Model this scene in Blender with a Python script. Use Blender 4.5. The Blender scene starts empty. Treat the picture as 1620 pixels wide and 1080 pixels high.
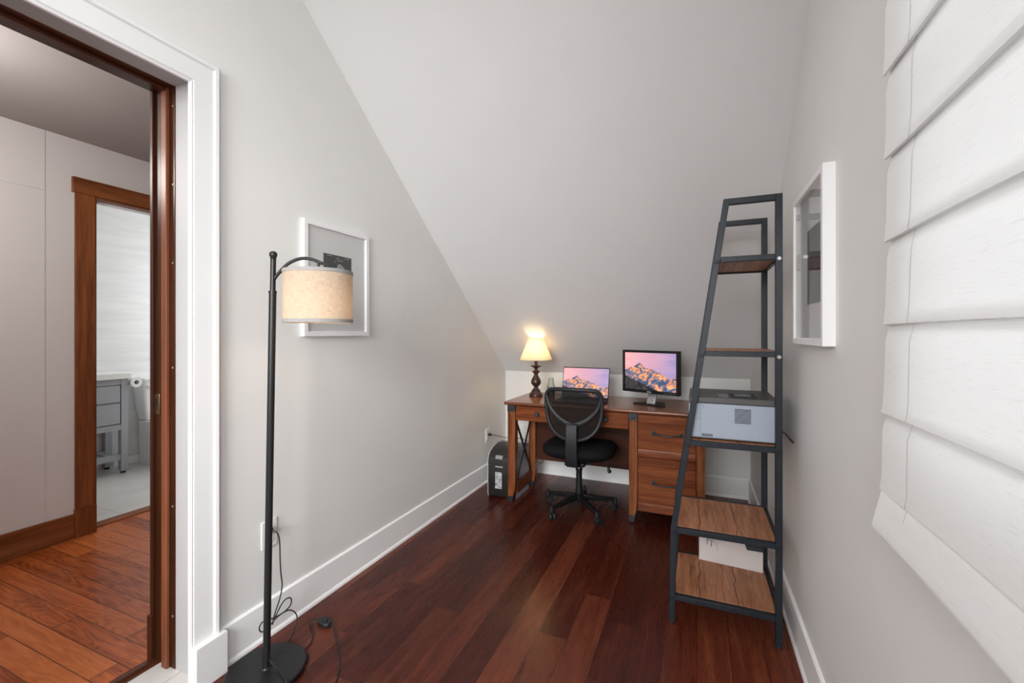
import bpy, bmesh, math, random
from mathutils import Vector, Matrix
random.seed(7)
C = bpy.context.scene.collection
SC = bpy.context.scene
PI = math.pi
R = math.radians

# ------------------------------------------------------------------ camera
cd = bpy.data.cameras.new('camera'); cam = bpy.data.objects.new('camera', cd); C.objects.link(cam)
cd.sensor_width = 36.0; cd.lens = 693.8 / 1620 * 36.0
cd.shift_y = -12.4 / 1620
cd.clip_start = 0.02
cam.location = (0, 0, 1.28)
cam.rotation_euler = (R(90), 0, R(22.808))
SC.camera = cam

# ------------------------------------------------------------------ exposure
SC.view_settings.view_transform = 'Standard'
SC.view_settings.look = 'None'
SC.view_settings.gamma = 1.0
SC.view_settings.use_curve_mapping = False
SC.view_settings.exposure = 0.42
SC.cycles.use_denoising = True
SC.cycles.max_bounces = 10
SC.cycles.diffuse_bounces = 6
SC.cycles.transparent_max_bounces = 12
SC.cycles.sample_clamp_indirect = 6.0

# ------------------------------------------------------------------ daylight and added fill lights
w = bpy.data.worlds.new('daylight'); SC.world = w; w.use_nodes = True
bg = w.node_tree.nodes['Background']
bg.inputs[0].default_value = (0.86, 0.93, 1.0, 1); bg.inputs[1].default_value = 0.95

XSIDE = 0.62
def area(name, loc, rot, sx, sy, power, col=(1, 1, 1)):
    l = bpy.data.lights.new(name, 'AREA'); l.shape = 'RECTANGLE'; l.size = sx; l.size_y = sy
    l.energy = power; l.color = col
    o = bpy.data.objects.new(name, l); C.objects.link(o); o.location = loc; o.rotation_euler = rot
    return o
def point(name, loc, power, col, rad=0.03):
    l = bpy.data.lights.new(name, 'POINT'); l.energy = power; l.color = col; l.shadow_soft_size = rad
    o = bpy.data.objects.new(name, l); C.objects.link(o); o.location = loc
    return o
# daylight at the blind's window; the other lamps here are added fill
fw_ = area('added_front_fill', (-0.65, -1.86, 1.85), (R(90 - 19), 0, R(14)), 1.45, 1.45, 32, (0.985, 0.995, 1.0))  # unseen fill source added behind the camera
fw_.data.spread = R(82)
area('blind_window_daylight', (1.75, 0.55, 1.7), (R(90), 0, R(90)), 2.6, 2.6, 17, (0.97, 0.985, 1.0))
sw_ = area('added_side_fill', (XSIDE, -0.98, 1.65), (R(80), 0, R(60)), 0.9, 1.15, 12, (1.0, 1.0, 1.0))  # added unseen source, throws light across onto the left wall
sw_.data.spread = R(120)
area('added_room_fill', (-0.65, -0.3, 3.22), (0, 0, 0), 0.45, 0.45, 5, (1.0, 0.98, 0.95))  # added overhead source, only for extra brightness in the office
point('added_hall_fill', (-2.75, 0.5, 2.15), 18, (1.0, 0.95, 0.93), 0.12)  # unseen lamp added to light the hall wall and ceiling
area('added_bathroom_fill', (-4.45, 3.70, 1.6), (R(-90), 0, 0), 1.2, 1.2, 15, (0.95, 0.98, 1.0))  # unseen source added to brighten the bathroom

# ------------------------------------------------------------------ node helpers
class NT:
    def __init__(s, name):
        s.m = bpy.data.materials.new(name); s.m.use_nodes = True
        s.t = s.m.node_tree; s.b = s.t.nodes['Principled BSDF']; s.out = s.t.nodes['Material Output']
    def n(s, kind, **kw):
        x = s.t.nodes.new(kind)
        for k, v in kw.items(): setattr(x, k, v)
        return x
    def put(s, sock, v):
        if isinstance(v, bpy.types.NodeSocket): s.t.links.new(v, sock)
        elif isinstance(v, bpy.types.Node): s.t.links.new(v.outputs[0], sock)
        else: sock.default_value = v
    def math(s, op, a, b=0.0, c=None, clamp=False):
        x = s.n('ShaderNodeMath', operation=op, use_clamp=clamp)
        s.put(x.inputs[0], a); s.put(x.inputs[1], b)
        if c is not None: s.put(x.inputs[2], c)
        return x.outputs[0]
    def xyz(s, coord='Object'):
        tc = s.n('ShaderNodeTexCoord'); sp = s.n('ShaderNodeSeparateXYZ'); s.put(sp.inputs[0], tc.outputs[coord])
        return tc.outputs[coord], sp.outputs[0], sp.outputs[1], sp.outputs[2]
    def comb(s, x, y, z):
        c = s.n('ShaderNodeCombineXYZ'); s.put(c.inputs[0], x); s.put(c.inputs[1], y); s.put(c.inputs[2], z); return c.outputs[0]
    def noise(s, vec, scale, detail=4, rough=0.5, dist=0.0):
        x = s.n('ShaderNodeTexNoise'); s.put(x.inputs['Vector'], vec); x.inputs['Scale'].default_value = scale
        x.inputs['Detail'].default_value = detail; x.inputs['Roughness'].default_value = rough
        x.inputs['Distortion'].default_value = dist
        return x.outputs[0]
    def ramp(s, f, *stops):
        x = s.n('ShaderNodeValToRGB'); s.put(x.inputs[0], f)
        e = x.color_ramp.elements
        while len(e) < len(stops): e.new(0.5)
        for k, (p, c) in enumerate(stops): e[k].position = p; e[k].color = tuple(c) + (1,)
        return x.outputs[0]
    def mix(s, f, a, b, mode='MIX'):
        x = s.n('ShaderNodeMix', data_type='RGBA', blend_type=mode)
        s.put(x.inputs[0], f)
        s.put(x.inputs[6], a if not isinstance(a, tuple) else tuple(a) + (1,) if len(a) == 3 else a)
        s.put(x.inputs[7], b if not isinstance(b, tuple) else tuple(b) + (1,) if len(b) == 3 else b)
        return x.outputs[2]
    def bump(s, h, strength=0.2, dist=0.01):
        x = s.n('ShaderNodeBump'); x.inputs['Strength'].default_value = strength; x.inputs['Distance'].default_value = dist
        s.put(x.inputs['Height'], h); s.put(s.b.inputs['Normal'], x.outputs[0])
    def set(s, **kw):
        for k, v in kw.items(): s.put(s.b.inputs[k.replace('_', ' ')], v)
        return s

def plain(name, col, rough=0.5, metal=0.0, noise=0.0, nscale=60, bump=0.0, spec=0.5, coat=0.0):
    s = NT(name); s.set(Roughness=rough, Metallic=metal)
    s.b.inputs['Specular IOR Level'].default_value = spec
    s.b.inputs['Coat Weight'].default_value = coat
    vec, x, y, z = s.xyz()
    nz = s.noise(vec, nscale, 3)
    lo = tuple(c * (1 - noise) for c in col); hi = tuple(min(1, c * (1 + noise)) for c in col)
    s.set(Base_Color=s.ramp(nz, (0.3, lo), (0.7, hi)))
    if bump: s.bump(nz, bump, 0.002)
    return s.m

def wood(name, c_dark, c_mid, c_light, axis='x', grain=1.0, rough=0.35, coat=0.2, knots=False, spec=0.18):
    s = NT(name); vec, x, y, z = s.xyz()
    oi = s.n('ShaderNodeObjectInfo')
    mp = {'x': (1.2, 14, 14), 'y': (14, 1.2, 14), 'z': (14, 14, 1.2)}[axis]
    off = s.math('MULTIPLY', oi.outputs['Random'], 37.0)
    v = s.comb(s.math('MULTIPLY_ADD', x, mp[0] * grain, off), s.math('MULTIPLY', y, mp[1] * grain), s.math('MULTIPLY', z, mp[2] * grain))
    n1 = s.noise(v, 1.0, 6, 0.6, 0.8); n2 = s.noise(v, 5.0, 3, 0.6)
    f = s.math('MULTIPLY_ADD', n2, 0.35, s.math('MULTIPLY', n1, 0.75))
    col = s.ramp(f, (0.36, c_dark), (0.54, c_mid), (0.72, c_light))
    if knots:
        cr = s.noise(s.comb(off, s.math('MULTIPLY', y, 9), s.math('MULTIPLY', z, 3)), 1.0, 3, 0.6)
        xx = s.math('MULTIPLY_ADD', cr, 0.035, x)
        line = None
        for c in (0.030, 0.180):
            ln = s.math('LESS_THAN', s.math('ABSOLUTE', s.math('SUBTRACT', xx, c)), 0.0022)
            line = ln if line is None else s.math('MAXIMUM', line, ln)
        col = s.mix(s.math('MULTIPLY', line, 0.75), col, tuple(c * 0.25 for c in c_dark))
    s.set(Base_Color=col, Roughness=rough, Coat_Weight=coat * 0.2, Coat_Roughness=0.25)
    s.b.inputs['Specular IOR Level'].default_value = spec
    s.bump(f, 0.12, 0.002)
    return s.m

def planks(name, along, width, length, stops, swirl=False, rv=0.45, rough=0.25, gapw=0.012, coat=0.0):
    s = NT(name); vec, x, y, z = s.xyz()
    u, v = (x, y) if along == 'y' else (y, x)
    un = s.math('DIVIDE', s.math('ADD', u, 20.0), width)
    i = s.math('FLOOR', un); fu = s.math('FRACT', un)
    wn = s.n('ShaderNodeTexWhiteNoise', noise_dimensions='1D'); s.put(wn.inputs['W'], i)
    vn = s.math('ADD', s.math('DIVIDE', s.math('ADD', v, 20.0), length), s.math('MULTIPLY', wn.outputs[0], 5.0))
    j = s.math('FLOOR', vn); fv = s.math('FRACT', vn)
    w2 = s.n('ShaderNodeTexWhiteNoise', noise_dimensions='2D'); s.put(w2.inputs['Vector'], s.comb(i, j, 0))
    rnd = w2.outputs[0]
    gv = s.comb(s.math('MULTIPLY', u, 22), s.math('MULTIPLY', v, 1.6), s.math('MULTIPLY', rnd, 40))
    g1 = s.noise(gv, 1.0, 5, 0.62, 1.2); g2 = s.noise(gv, 7.0, 3)
    if swirl:
        wv = s.comb(s.math('MULTIPLY', u, 9), s.math('MULTIPLY', v, 1.0), s.math('MULTIPLY', rnd, 30))
        d = s.noise(wv, 1.0, 3, 0.45, 0.3)
        rings = s.math('SINE', s.math('MULTIPLY', d, 120.0))
        g1 = s.math('MULTIPLY_ADD', rings, 0.12, g1)
    f = s.math('ADD', s.math('MULTIPLY_ADD', rnd, rv, 0.45 / 2 - rv / 2), s.math('MULTIPLY_ADD', g1, 0.55, s.math('MULTIPLY', g2, 0.12)))
    col = s.ramp(f, *stops)
    e1 = s.math('LESS_THAN', fu, gapw); e2 = s.math('LESS_THAN', fv, gapw * width / length * 1.2)
    gap = s.math('MAXIMUM', e1, e2)
    col = s.mix(s.math('MULTIPLY', gap, 0.75), col, (0.012, 0.006, 0.004))
    s.set(Base_Color=col, Roughness=s.math('MULTIPLY_ADD', g2, 0.18, rough))
    s.b.inputs['Specular IOR Level'].default_value = 0.28
    wav = s.noise(s.comb(s.math('MULTIPLY', u, 14), s.math('MULTIPLY', v, 3), rnd), 1.0, 2)
    s.bump(s.math('ADD', s.math('MULTIPLY', gap, -1.0), s.math('MULTIPLY', wav, 0.5)), 0.35, 0.0025)
    return s.m

def tiles(name, col, line, sx, sy, rough=0.35, swap=False, vein=0.06):
    s = NT(name); vec, x, y, z = s.xyz()
    br = s.n('ShaderNodeTexBrick'); br.offset = 0.5
    s.put(br.inputs['Vector'], s.comb(y, z, 0) if swap else s.comb(x, y, 0))
    br.inputs['Scale'].default_value = 1.0; br.inputs['Brick Width'].default_value = sx; br.inputs['Row Height'].default_value = sy
    br.inputs['Mortar Size'].default_value = 0.003; br.inputs['Color1'].default_value = tuple(col) + (1,)
    br.inputs['Color2'].default_value = tuple(c * 0.96 for c in col) + (1,); br.inputs['Mortar'].default_value = tuple(line) + (1,)
    v = s.comb(s.math('MULTIPLY', x, 1.2), s.math('MULTIPLY', y, 1.2), s.math('MULTIPLY', z, 12 if swap else 1))
    nz = s.noise(v, 2.0, 6, 0.6, 0.5)
    s.set(Base_Color=s.mix(1.0, br.outputs[0], s.ramp(nz, (0.35, (1 - vein * 2,) * 3), (0.65, (1, 1, 1))), 'MULTIPLY'), Roughness=rough)
    return s.m

M = {}
M['wall'] = plain('wall_paint', (0.78, 0.775, 0.76), 0.55, 0, 0.012, 3, 0.0)
M['ceil'] = plain('ceiling_paint', (0.80, 0.795, 0.79), 0.75, 0, 0.01, 3)
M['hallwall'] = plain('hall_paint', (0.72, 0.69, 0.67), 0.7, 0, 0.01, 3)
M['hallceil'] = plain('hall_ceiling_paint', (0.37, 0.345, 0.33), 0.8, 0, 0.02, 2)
M['casing_white'] = plain('white_casing_paint', (0.78, 0.78, 0.78), 0.6, 0, 0.01, 5, 0, 0.2)  # same white as the trim, lowered to offset the near light
M['white'] = plain('white_trim_paint', (0.90, 0.90, 0.90), 0.4, 0, 0.01, 5)
M['reveal'] = plain('darkened_reveal', (0.42, 0.41, 0.405), 0.55, 0, 0.02, 4, 0, 0.25)  # colour darkened to offset the strong front light on this face
M['frame_white'] = plain('white_picture_frame', (0.86, 0.86, 0.86), 0.4)
M['floor'] = planks('mahogany_floor_planks', 'y', 0.125, 1.15,
    [(0.28, (0.018, 0.0032, 0.002)), (0.50, (0.058, 0.010, 0.0055)), (0.70, (0.13, 0.030, 0.014)), (0.95, (0.26, 0.078, 0.036))], rv=0.26, rough=0.2, gapw=0.022)
M['hallfloor'] = planks('orange_pine_floor_planks', 'x', 0.092, 1.3,
    [(0.18, (0.07, 0.014, 0.005)), (0.40, (0.26, 0.052, 0.012)), (0.62, (0.48, 0.12, 0.028)), (0.95, (0.66, 0.21, 0.06))], swirl=True, rv=0.3, rough=0.22, gapw=0.04)
M['tile'] = tiles('grey_stone_tile', (0.66, 0.64, 0.61), (0.45, 0.43, 0.4), 0.6, 0.6)
M['walltile'] = tiles('white_wall_tile', (0.80, 0.80, 0.79), (0.70, 0.70, 0.70), 0.6, 3.0, 0.3, True, 0.05)
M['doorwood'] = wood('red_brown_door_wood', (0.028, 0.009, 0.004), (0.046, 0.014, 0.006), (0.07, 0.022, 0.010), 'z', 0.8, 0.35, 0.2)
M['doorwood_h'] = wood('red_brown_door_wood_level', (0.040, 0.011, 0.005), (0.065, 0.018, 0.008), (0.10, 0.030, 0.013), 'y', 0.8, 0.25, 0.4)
M['hallwood'] = wood('brown_hall_trim_wood', (0.12, 0.035, 0.012), (0.22, 0.07, 0.023), (0.32, 0.115, 0.04), 'z', 0.8, 0.35, 0.2)
M['hallwood_h'] = wood('brown_hall_trim_wood_level', (0.12, 0.035, 0.012), (0.22, 0.07, 0.023), (0.32, 0.115, 0.04), 'y', 0.8, 0.35, 0.2)
cd1, cd2, cd3 = (0.070, 0.015, 0.004), (0.165, 0.040, 0.010), (0.27, 0.080, 0.024)
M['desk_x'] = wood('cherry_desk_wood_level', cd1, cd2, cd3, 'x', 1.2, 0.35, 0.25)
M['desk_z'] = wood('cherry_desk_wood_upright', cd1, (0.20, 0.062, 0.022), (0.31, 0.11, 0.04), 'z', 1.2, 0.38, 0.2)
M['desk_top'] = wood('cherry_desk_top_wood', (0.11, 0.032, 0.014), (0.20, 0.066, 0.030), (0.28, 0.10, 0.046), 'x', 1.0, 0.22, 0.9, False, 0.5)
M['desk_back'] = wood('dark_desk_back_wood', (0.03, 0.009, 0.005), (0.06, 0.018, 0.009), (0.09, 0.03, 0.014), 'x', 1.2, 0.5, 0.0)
M['shelfwood'] = wood('rustic_brown_shelf_board', (0.19, 0.075, 0.036), (0.36, 0.155, 0.078), (0.50, 0.24, 0.135), 'y', 2.4, 0.42, 0.1, True)
M['steel'] = plain('slate_painted_steel', (0.015, 0.019, 0.025), 0.42, 0.1, 0.08, 30, 0, 0.35)
M['dark_metal'] = plain('dark_pewter_hardware', (0.045, 0.047, 0.05), 0.4, 0.6, 0.15, 80, 0.3)
M['black_metal'] = plain('satin_black_metal', (0.016, 0.016, 0.017), 0.38, 0.3, 0.1, 200, 0.1)
M['black_plastic'] = plain('black_plastic', (0.008, 0.0085, 0.009), 0.4, 0, 0.1, 150, 0.1, 0.35)
M['grey_plastic'] = plain('charcoal_plastic', (0.014, 0.015, 0.017), 0.45, 0, 0.06, 150, 0.1, 0.4)
M['black_rubber'] = plain('black_cord_rubber', (0.012, 0.012, 0.013), 0.5)
M['black_cloth'] = plain('black_seat_fabric', (0.006, 0.0065, 0.007), 0.8, 0, 0.25, 400, 0.4, 0.15)
M['chrome'] = plain('polished_chrome', (0.7, 0.71, 0.72), 0.15, 1.0)
M['silver'] = plain('brushed_silver_plastic', (0.42, 0.42, 0.42), 0.35, 0.6, 0.05, 80)
M['printer_grey'] = plain('light_grey_printer_shell', (0.34, 0.385, 0.46), 0.5, 0, 0.02, 60)
M['printer_dark'] = plain('taupe_printer_lid', (0.075, 0.072, 0.068), 0.45, 0, 0.05, 80, 0.1)
M['printer_mid'] = plain('mid_grey_printer_panel', (0.20, 0.22, 0.25), 0.4)
M['slot'] = plain('vent_slot_black', (0.01, 0.01, 0.012), 0.6)
M['shred_white'] = plain('lilac_white_shredder_shell', (0.58, 0.60, 0.68), 0.4)
M['shred_black'] = plain('gloss_black_shredder_front', (0.022, 0.021, 0.020), 0.3, 0, 0.05, 50)
M['paper'] = plain('shredded_paper_window', (0.35, 0.35, 0.36), 0.4, 0, 0.9, 45, 0.4)
M['outlet'] = plain('white_outlet_plastic', (0.78, 0.77, 0.75), 0.35)
M['lamp_bronze'] = plain('antique_bronze_turning', (0.050, 0.022, 0.016), 0.35, 0.25, 0.35, 25, 0.05, coat=0.3)
M['ceramic'] = plain('white_glazed_ceramic', (0.80, 0.80, 0.79), 0.12)
M['vanity'] = plain('grey_vanity_paint', (0.34, 0.35, 0.37), 0.45)
M['counter'] = plain('white_stone_counter', (0.80, 0.79, 0.76), 0.25)
M['cardboard'] = plain('white_printed_carton', (0.62, 0.57, 0.55), 0.6, 0, 0.02, 20)
M['ink'] = plain('dark_printing_ink', (0.05, 0.05, 0.05), 0.6)
M['ink_light'] = plain('grey_printing_ink', (0.30, 0.29, 0.28), 0.6)
M['mark'] = plain('pale_printed_mark', (0.6, 0.6, 0.6), 0.5)
M['mat_board'] = plain('grey_white_mat_board', (0.70, 0.70, 0.69), 0.6)
M['brass'] = plain('dull_brass', (0.25, 0.17, 0.08), 0.35, 0.9)
M['darkslot'] = plain('shadowed_gap_wood', (0.02, 0.008, 0.005), 0.5)

def art_mat():
    s = NT('dark_photo_print'); vec, x, y, z = s.xyz()
    n = s.noise(vec, 9, 7, 0.65); n2 = s.noise(vec, 40, 2)
    f = s.math('MULTIPLY_ADD', n2, 0.25, s.math('MULTIPLY', n, 0.8))
    s.set(Base_Color=s.ramp(f, (0.45, (0.025, 0.026, 0.027)), (0.60, (0.05, 0.05, 0.05)), (0.72, (0.16, 0.16, 0.16))), Roughness=0.5)
    return s.m
M['art'] = art_mat()

def glass_mat(name, tint=(1, 1, 1), rough=0.02, base=0.05):
    s = NT(name); t = s.n('ShaderNodeBsdfTransparent'); t.inputs[0].default_value = tuple(tint) + (1,)
    g = s.n('ShaderNodeBsdfGlossy'); g.inputs['Roughness'].default_value = rough
    lw = s.n('ShaderNodeLayerWeight'); lw.inputs[0].default_value = 0.5
    m = s.n('ShaderNodeMixShader'); s.put(m.inputs[0], s.math('MULTIPLY_ADD', s.math('POWER', lw.outputs[1], 5.0), 0.7, 0.045)); s.t.links.new(t.outputs[0], m.inputs[1]); s.t.links.new(g.outputs[0], m.inputs[2])
    s.t.links.new(m.outputs[0], s.out.inputs[0]); return s.m
M['glass'] = glass_mat('clear_picture_glass')
def mesh_mat():
    s = NT('black_chair_netting'); vec, x, y, z = s.xyz()
    g = s.math('MULTIPLY', s.math('SINE', s.math('MULTIPLY', x, 1800.0)), s.math('SINE', s.math('MULTIPLY', z, 1800.0)))
    f = s.math('MULTIPLY_ADD', g, 0.10, 0.80)
    d = s.n('ShaderNodeBsdfDiffuse'); d.inputs[0].default_value = (0.022, 0.02, 0.019, 1)
    t = s.n('ShaderNodeBsdfTransparent'); m = s.n('ShaderNodeMixShader'); s.put(m.inputs[0], f)
    s.t.links.new(t.outputs[0], m.inputs[1]); s.t.links.new(d.outputs[0], m.inputs[2]); s.t.links.new(m.outputs[0], s.out.inputs[0])
    return s.m
M['netting'] = mesh_mat()
def cloth_mat(name, c1, c2, trans, sc=(900, 900), amp=0.5, tcol=None, axes='round', slub=(700, 60)):
    s = NT(name); vec, x, y, z = s.xyz()
    if axes == 'round':
        ang = s.math('ARCTAN2', y, x); u = s.math('MULTIPLY', ang, 0.12)
    else:
        u = y
    h = s.noise(s.comb(s.math('MULTIPLY', u, slub[1]), s.math('MULTIPLY', z, slub[0]), 0), 1.0, 3, 0.6)
    v = s.noise(s.comb(s.math('MULTIPLY', u, slub[0]), s.math('MULTIPLY', z, slub[1]), 5), 1.0, 3, 0.6)
    if axes == 'flat':
        f = s.math('MULTIPLY_ADD', s.math('MAXIMUM', s.math('SUBTRACT', h, 0.56), 0.0), -2.8 * amp * 4, 0.85, clamp=True)
    else:
        f = s.math('MULTIPLY_ADD', s.math('SUBTRACT', s.math('MULTIPLY', s.math('ADD', h, v), 0.5), 0.5), amp * 4, 0.5, clamp=True)
    col = s.ramp(f, (0.1, c1), (0.9, c2))
    d = s.n('ShaderNodeBsdfDiffuse'); t = s.n('ShaderNodeBsdfTranslucent'); s.put(d.inputs[0], col)
    s.put(t.inputs[0], s.mix(1.0, col, tuple(tcol) if tcol else (1, 1, 1), 'MULTIPLY'))
    m = s.n('ShaderNodeMixShader'); m.inputs[0].default_value = trans
    s.t.links.new(d.outputs[0], m.inputs[1]); s.t.links.new(t.outputs[0], m.inputs[2]); s.t.links.new(m.outputs[0], s.out.inputs[0])
    return s.m
M['linen'] = cloth_mat('oatmeal_linen_shade', (0.36, 0.27, 0.19), (0.72, 0.61, 0.49), 0.28, amp=0.5, slub=(650, 45))
M['linen_band'] = plain('grey_linen_trim', (0.30, 0.29, 0.28), 0.8, 0, 0.15, 300)
M['pleat'] = cloth_mat('cream_lamp_shade_cloth', (0.82, 0.70, 0.48), (0.92, 0.82, 0.60), 0.26, amp=0.1)
M['blind'] = cloth_mat('white_slub_blind_cloth', (0.80, 0.80, 0.78), (0.92, 0.92, 0.915), 0.24, amp=0.30, axes='flat', slub=(420, 22))

def emit(name, col, strength):
    s = NT(name); s.set(Base_Color=(0.8, 0.8, 0.8, 1)); s.b.inputs['Emission Color'].default_value = tuple(col) + (1,)
    s.b.inputs['Emission Strength'].default_value = strength; return s.m
M['bulb'] = emit('lit_warm_bulb', (1.0, 0.68, 0.44), 17.0)
M['bulb2'] = emit('lit_yellow_bulb', (1.0, 0.72, 0.38), 44.0)
M['diffuser'] = emit('added_light_diffuser', (1.0, 0.95, 0.88), 3.0)

def screen_mat(w_, h_):
    # a generic sunset over a rocky range, x = width, z = height, origin at the picture's centre
    s = NT('sunset_mountain_picture'); vec, x, y, z = s.xyz()
    u = s.math('ADD', s.math('DIVIDE', x, w_), 0.5); v = s.math('ADD', s.math('DIVIDE', z, h_), 0.5)
    # sky
    cl = s.noise(s.comb(s.math('MULTIPLY', u, 2.2), s.math('MULTIPLY', v, 7), 0.3), 1.0, 5, 0.55, 0.4)
    pink = s.mix(u, (0.85, 0.30, 0.25), (0.42, 0.30, 0.50)); lav = s.mix(u, (0.75, 0.42, 0.45), (0.24, 0.21, 0.42))
    sky = s.mix(s.math('MULTIPLY_ADD', cl, 2.4, -0.7, clamp=True), pink, lav)
    # ridge line
    fc = s.n('ShaderNodeFloatCurve'); s.put(fc.inputs['Value'], u)
    c = fc.mapping.curves[0]
    pts = [(0, .52), (.07, .55), (.12, .60), (.20, .63), (.25, .68), (.31, .72), (.35, .66), (.40, .60), (.46, .58), (.53, .57), (.60, .53), (.66, .50), (.72, .46), (.80, .38), (.88, .33), (.94, .37), (1, .36)]
    c.points[0].location = pts[0]; c.points[1].location = pts[-1]
    for p in pts[1:-1]: c.points.new(*p)
    fc.mapping.update()
    jag = s.noise(s.comb(s.math('MULTIPLY', u, 40), 0, 0), 1.0, 4, 0.6)
    ridge = s.math('ADD', fc.outputs[0], s.math('MULTIPLY_ADD', jag, 0.10, -0.05))
    rock = s.math('LESS_THAN', v, ridge)
    rn = s.noise(s.comb(s.math('MULTIPLY_ADD', v, -5, s.math('MULTIPLY', u, 9)), s.math('MULTIPLY_ADD', u, 3, s.math('MULTIPLY', v, 5)), 2.0), 1.0, 5, 0.62, 1.0)
    lit = s.ramp(rn, (0.44, (0.05, 0.075, 0.15)), (0.50, (0.14, 0.18, 0.29)), (0.54, (0.60, 0.19, 0.08)), (0.66, (1.0, 0.48, 0.22)))
    low = s.math('MULTIPLY', s.math('LESS_THAN', s.math('ADD', v, s.math('MULTIPLY_ADD', jag, 0.12, s.math('MULTIPLY', u, 0.55))), 0.42), 1.0)
    mt = s.mix(low, lit, s.ramp(rn, (0.4, (0.012, 0.012, 0.015)), (0.6, (0.06, 0.05, 0.05))))
    col = s.mix(rock, sky, mt)
    s.b.inputs['Base Color'].default_value = (0.01, 0.01, 0.01, 1); s.b.inputs['Roughness'].default_value = 0.3
    s.put(s.b.inputs['Emission Color'], col); s.b.inputs['Emission Strength'].default_value = 1.0
    return s.m

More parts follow.
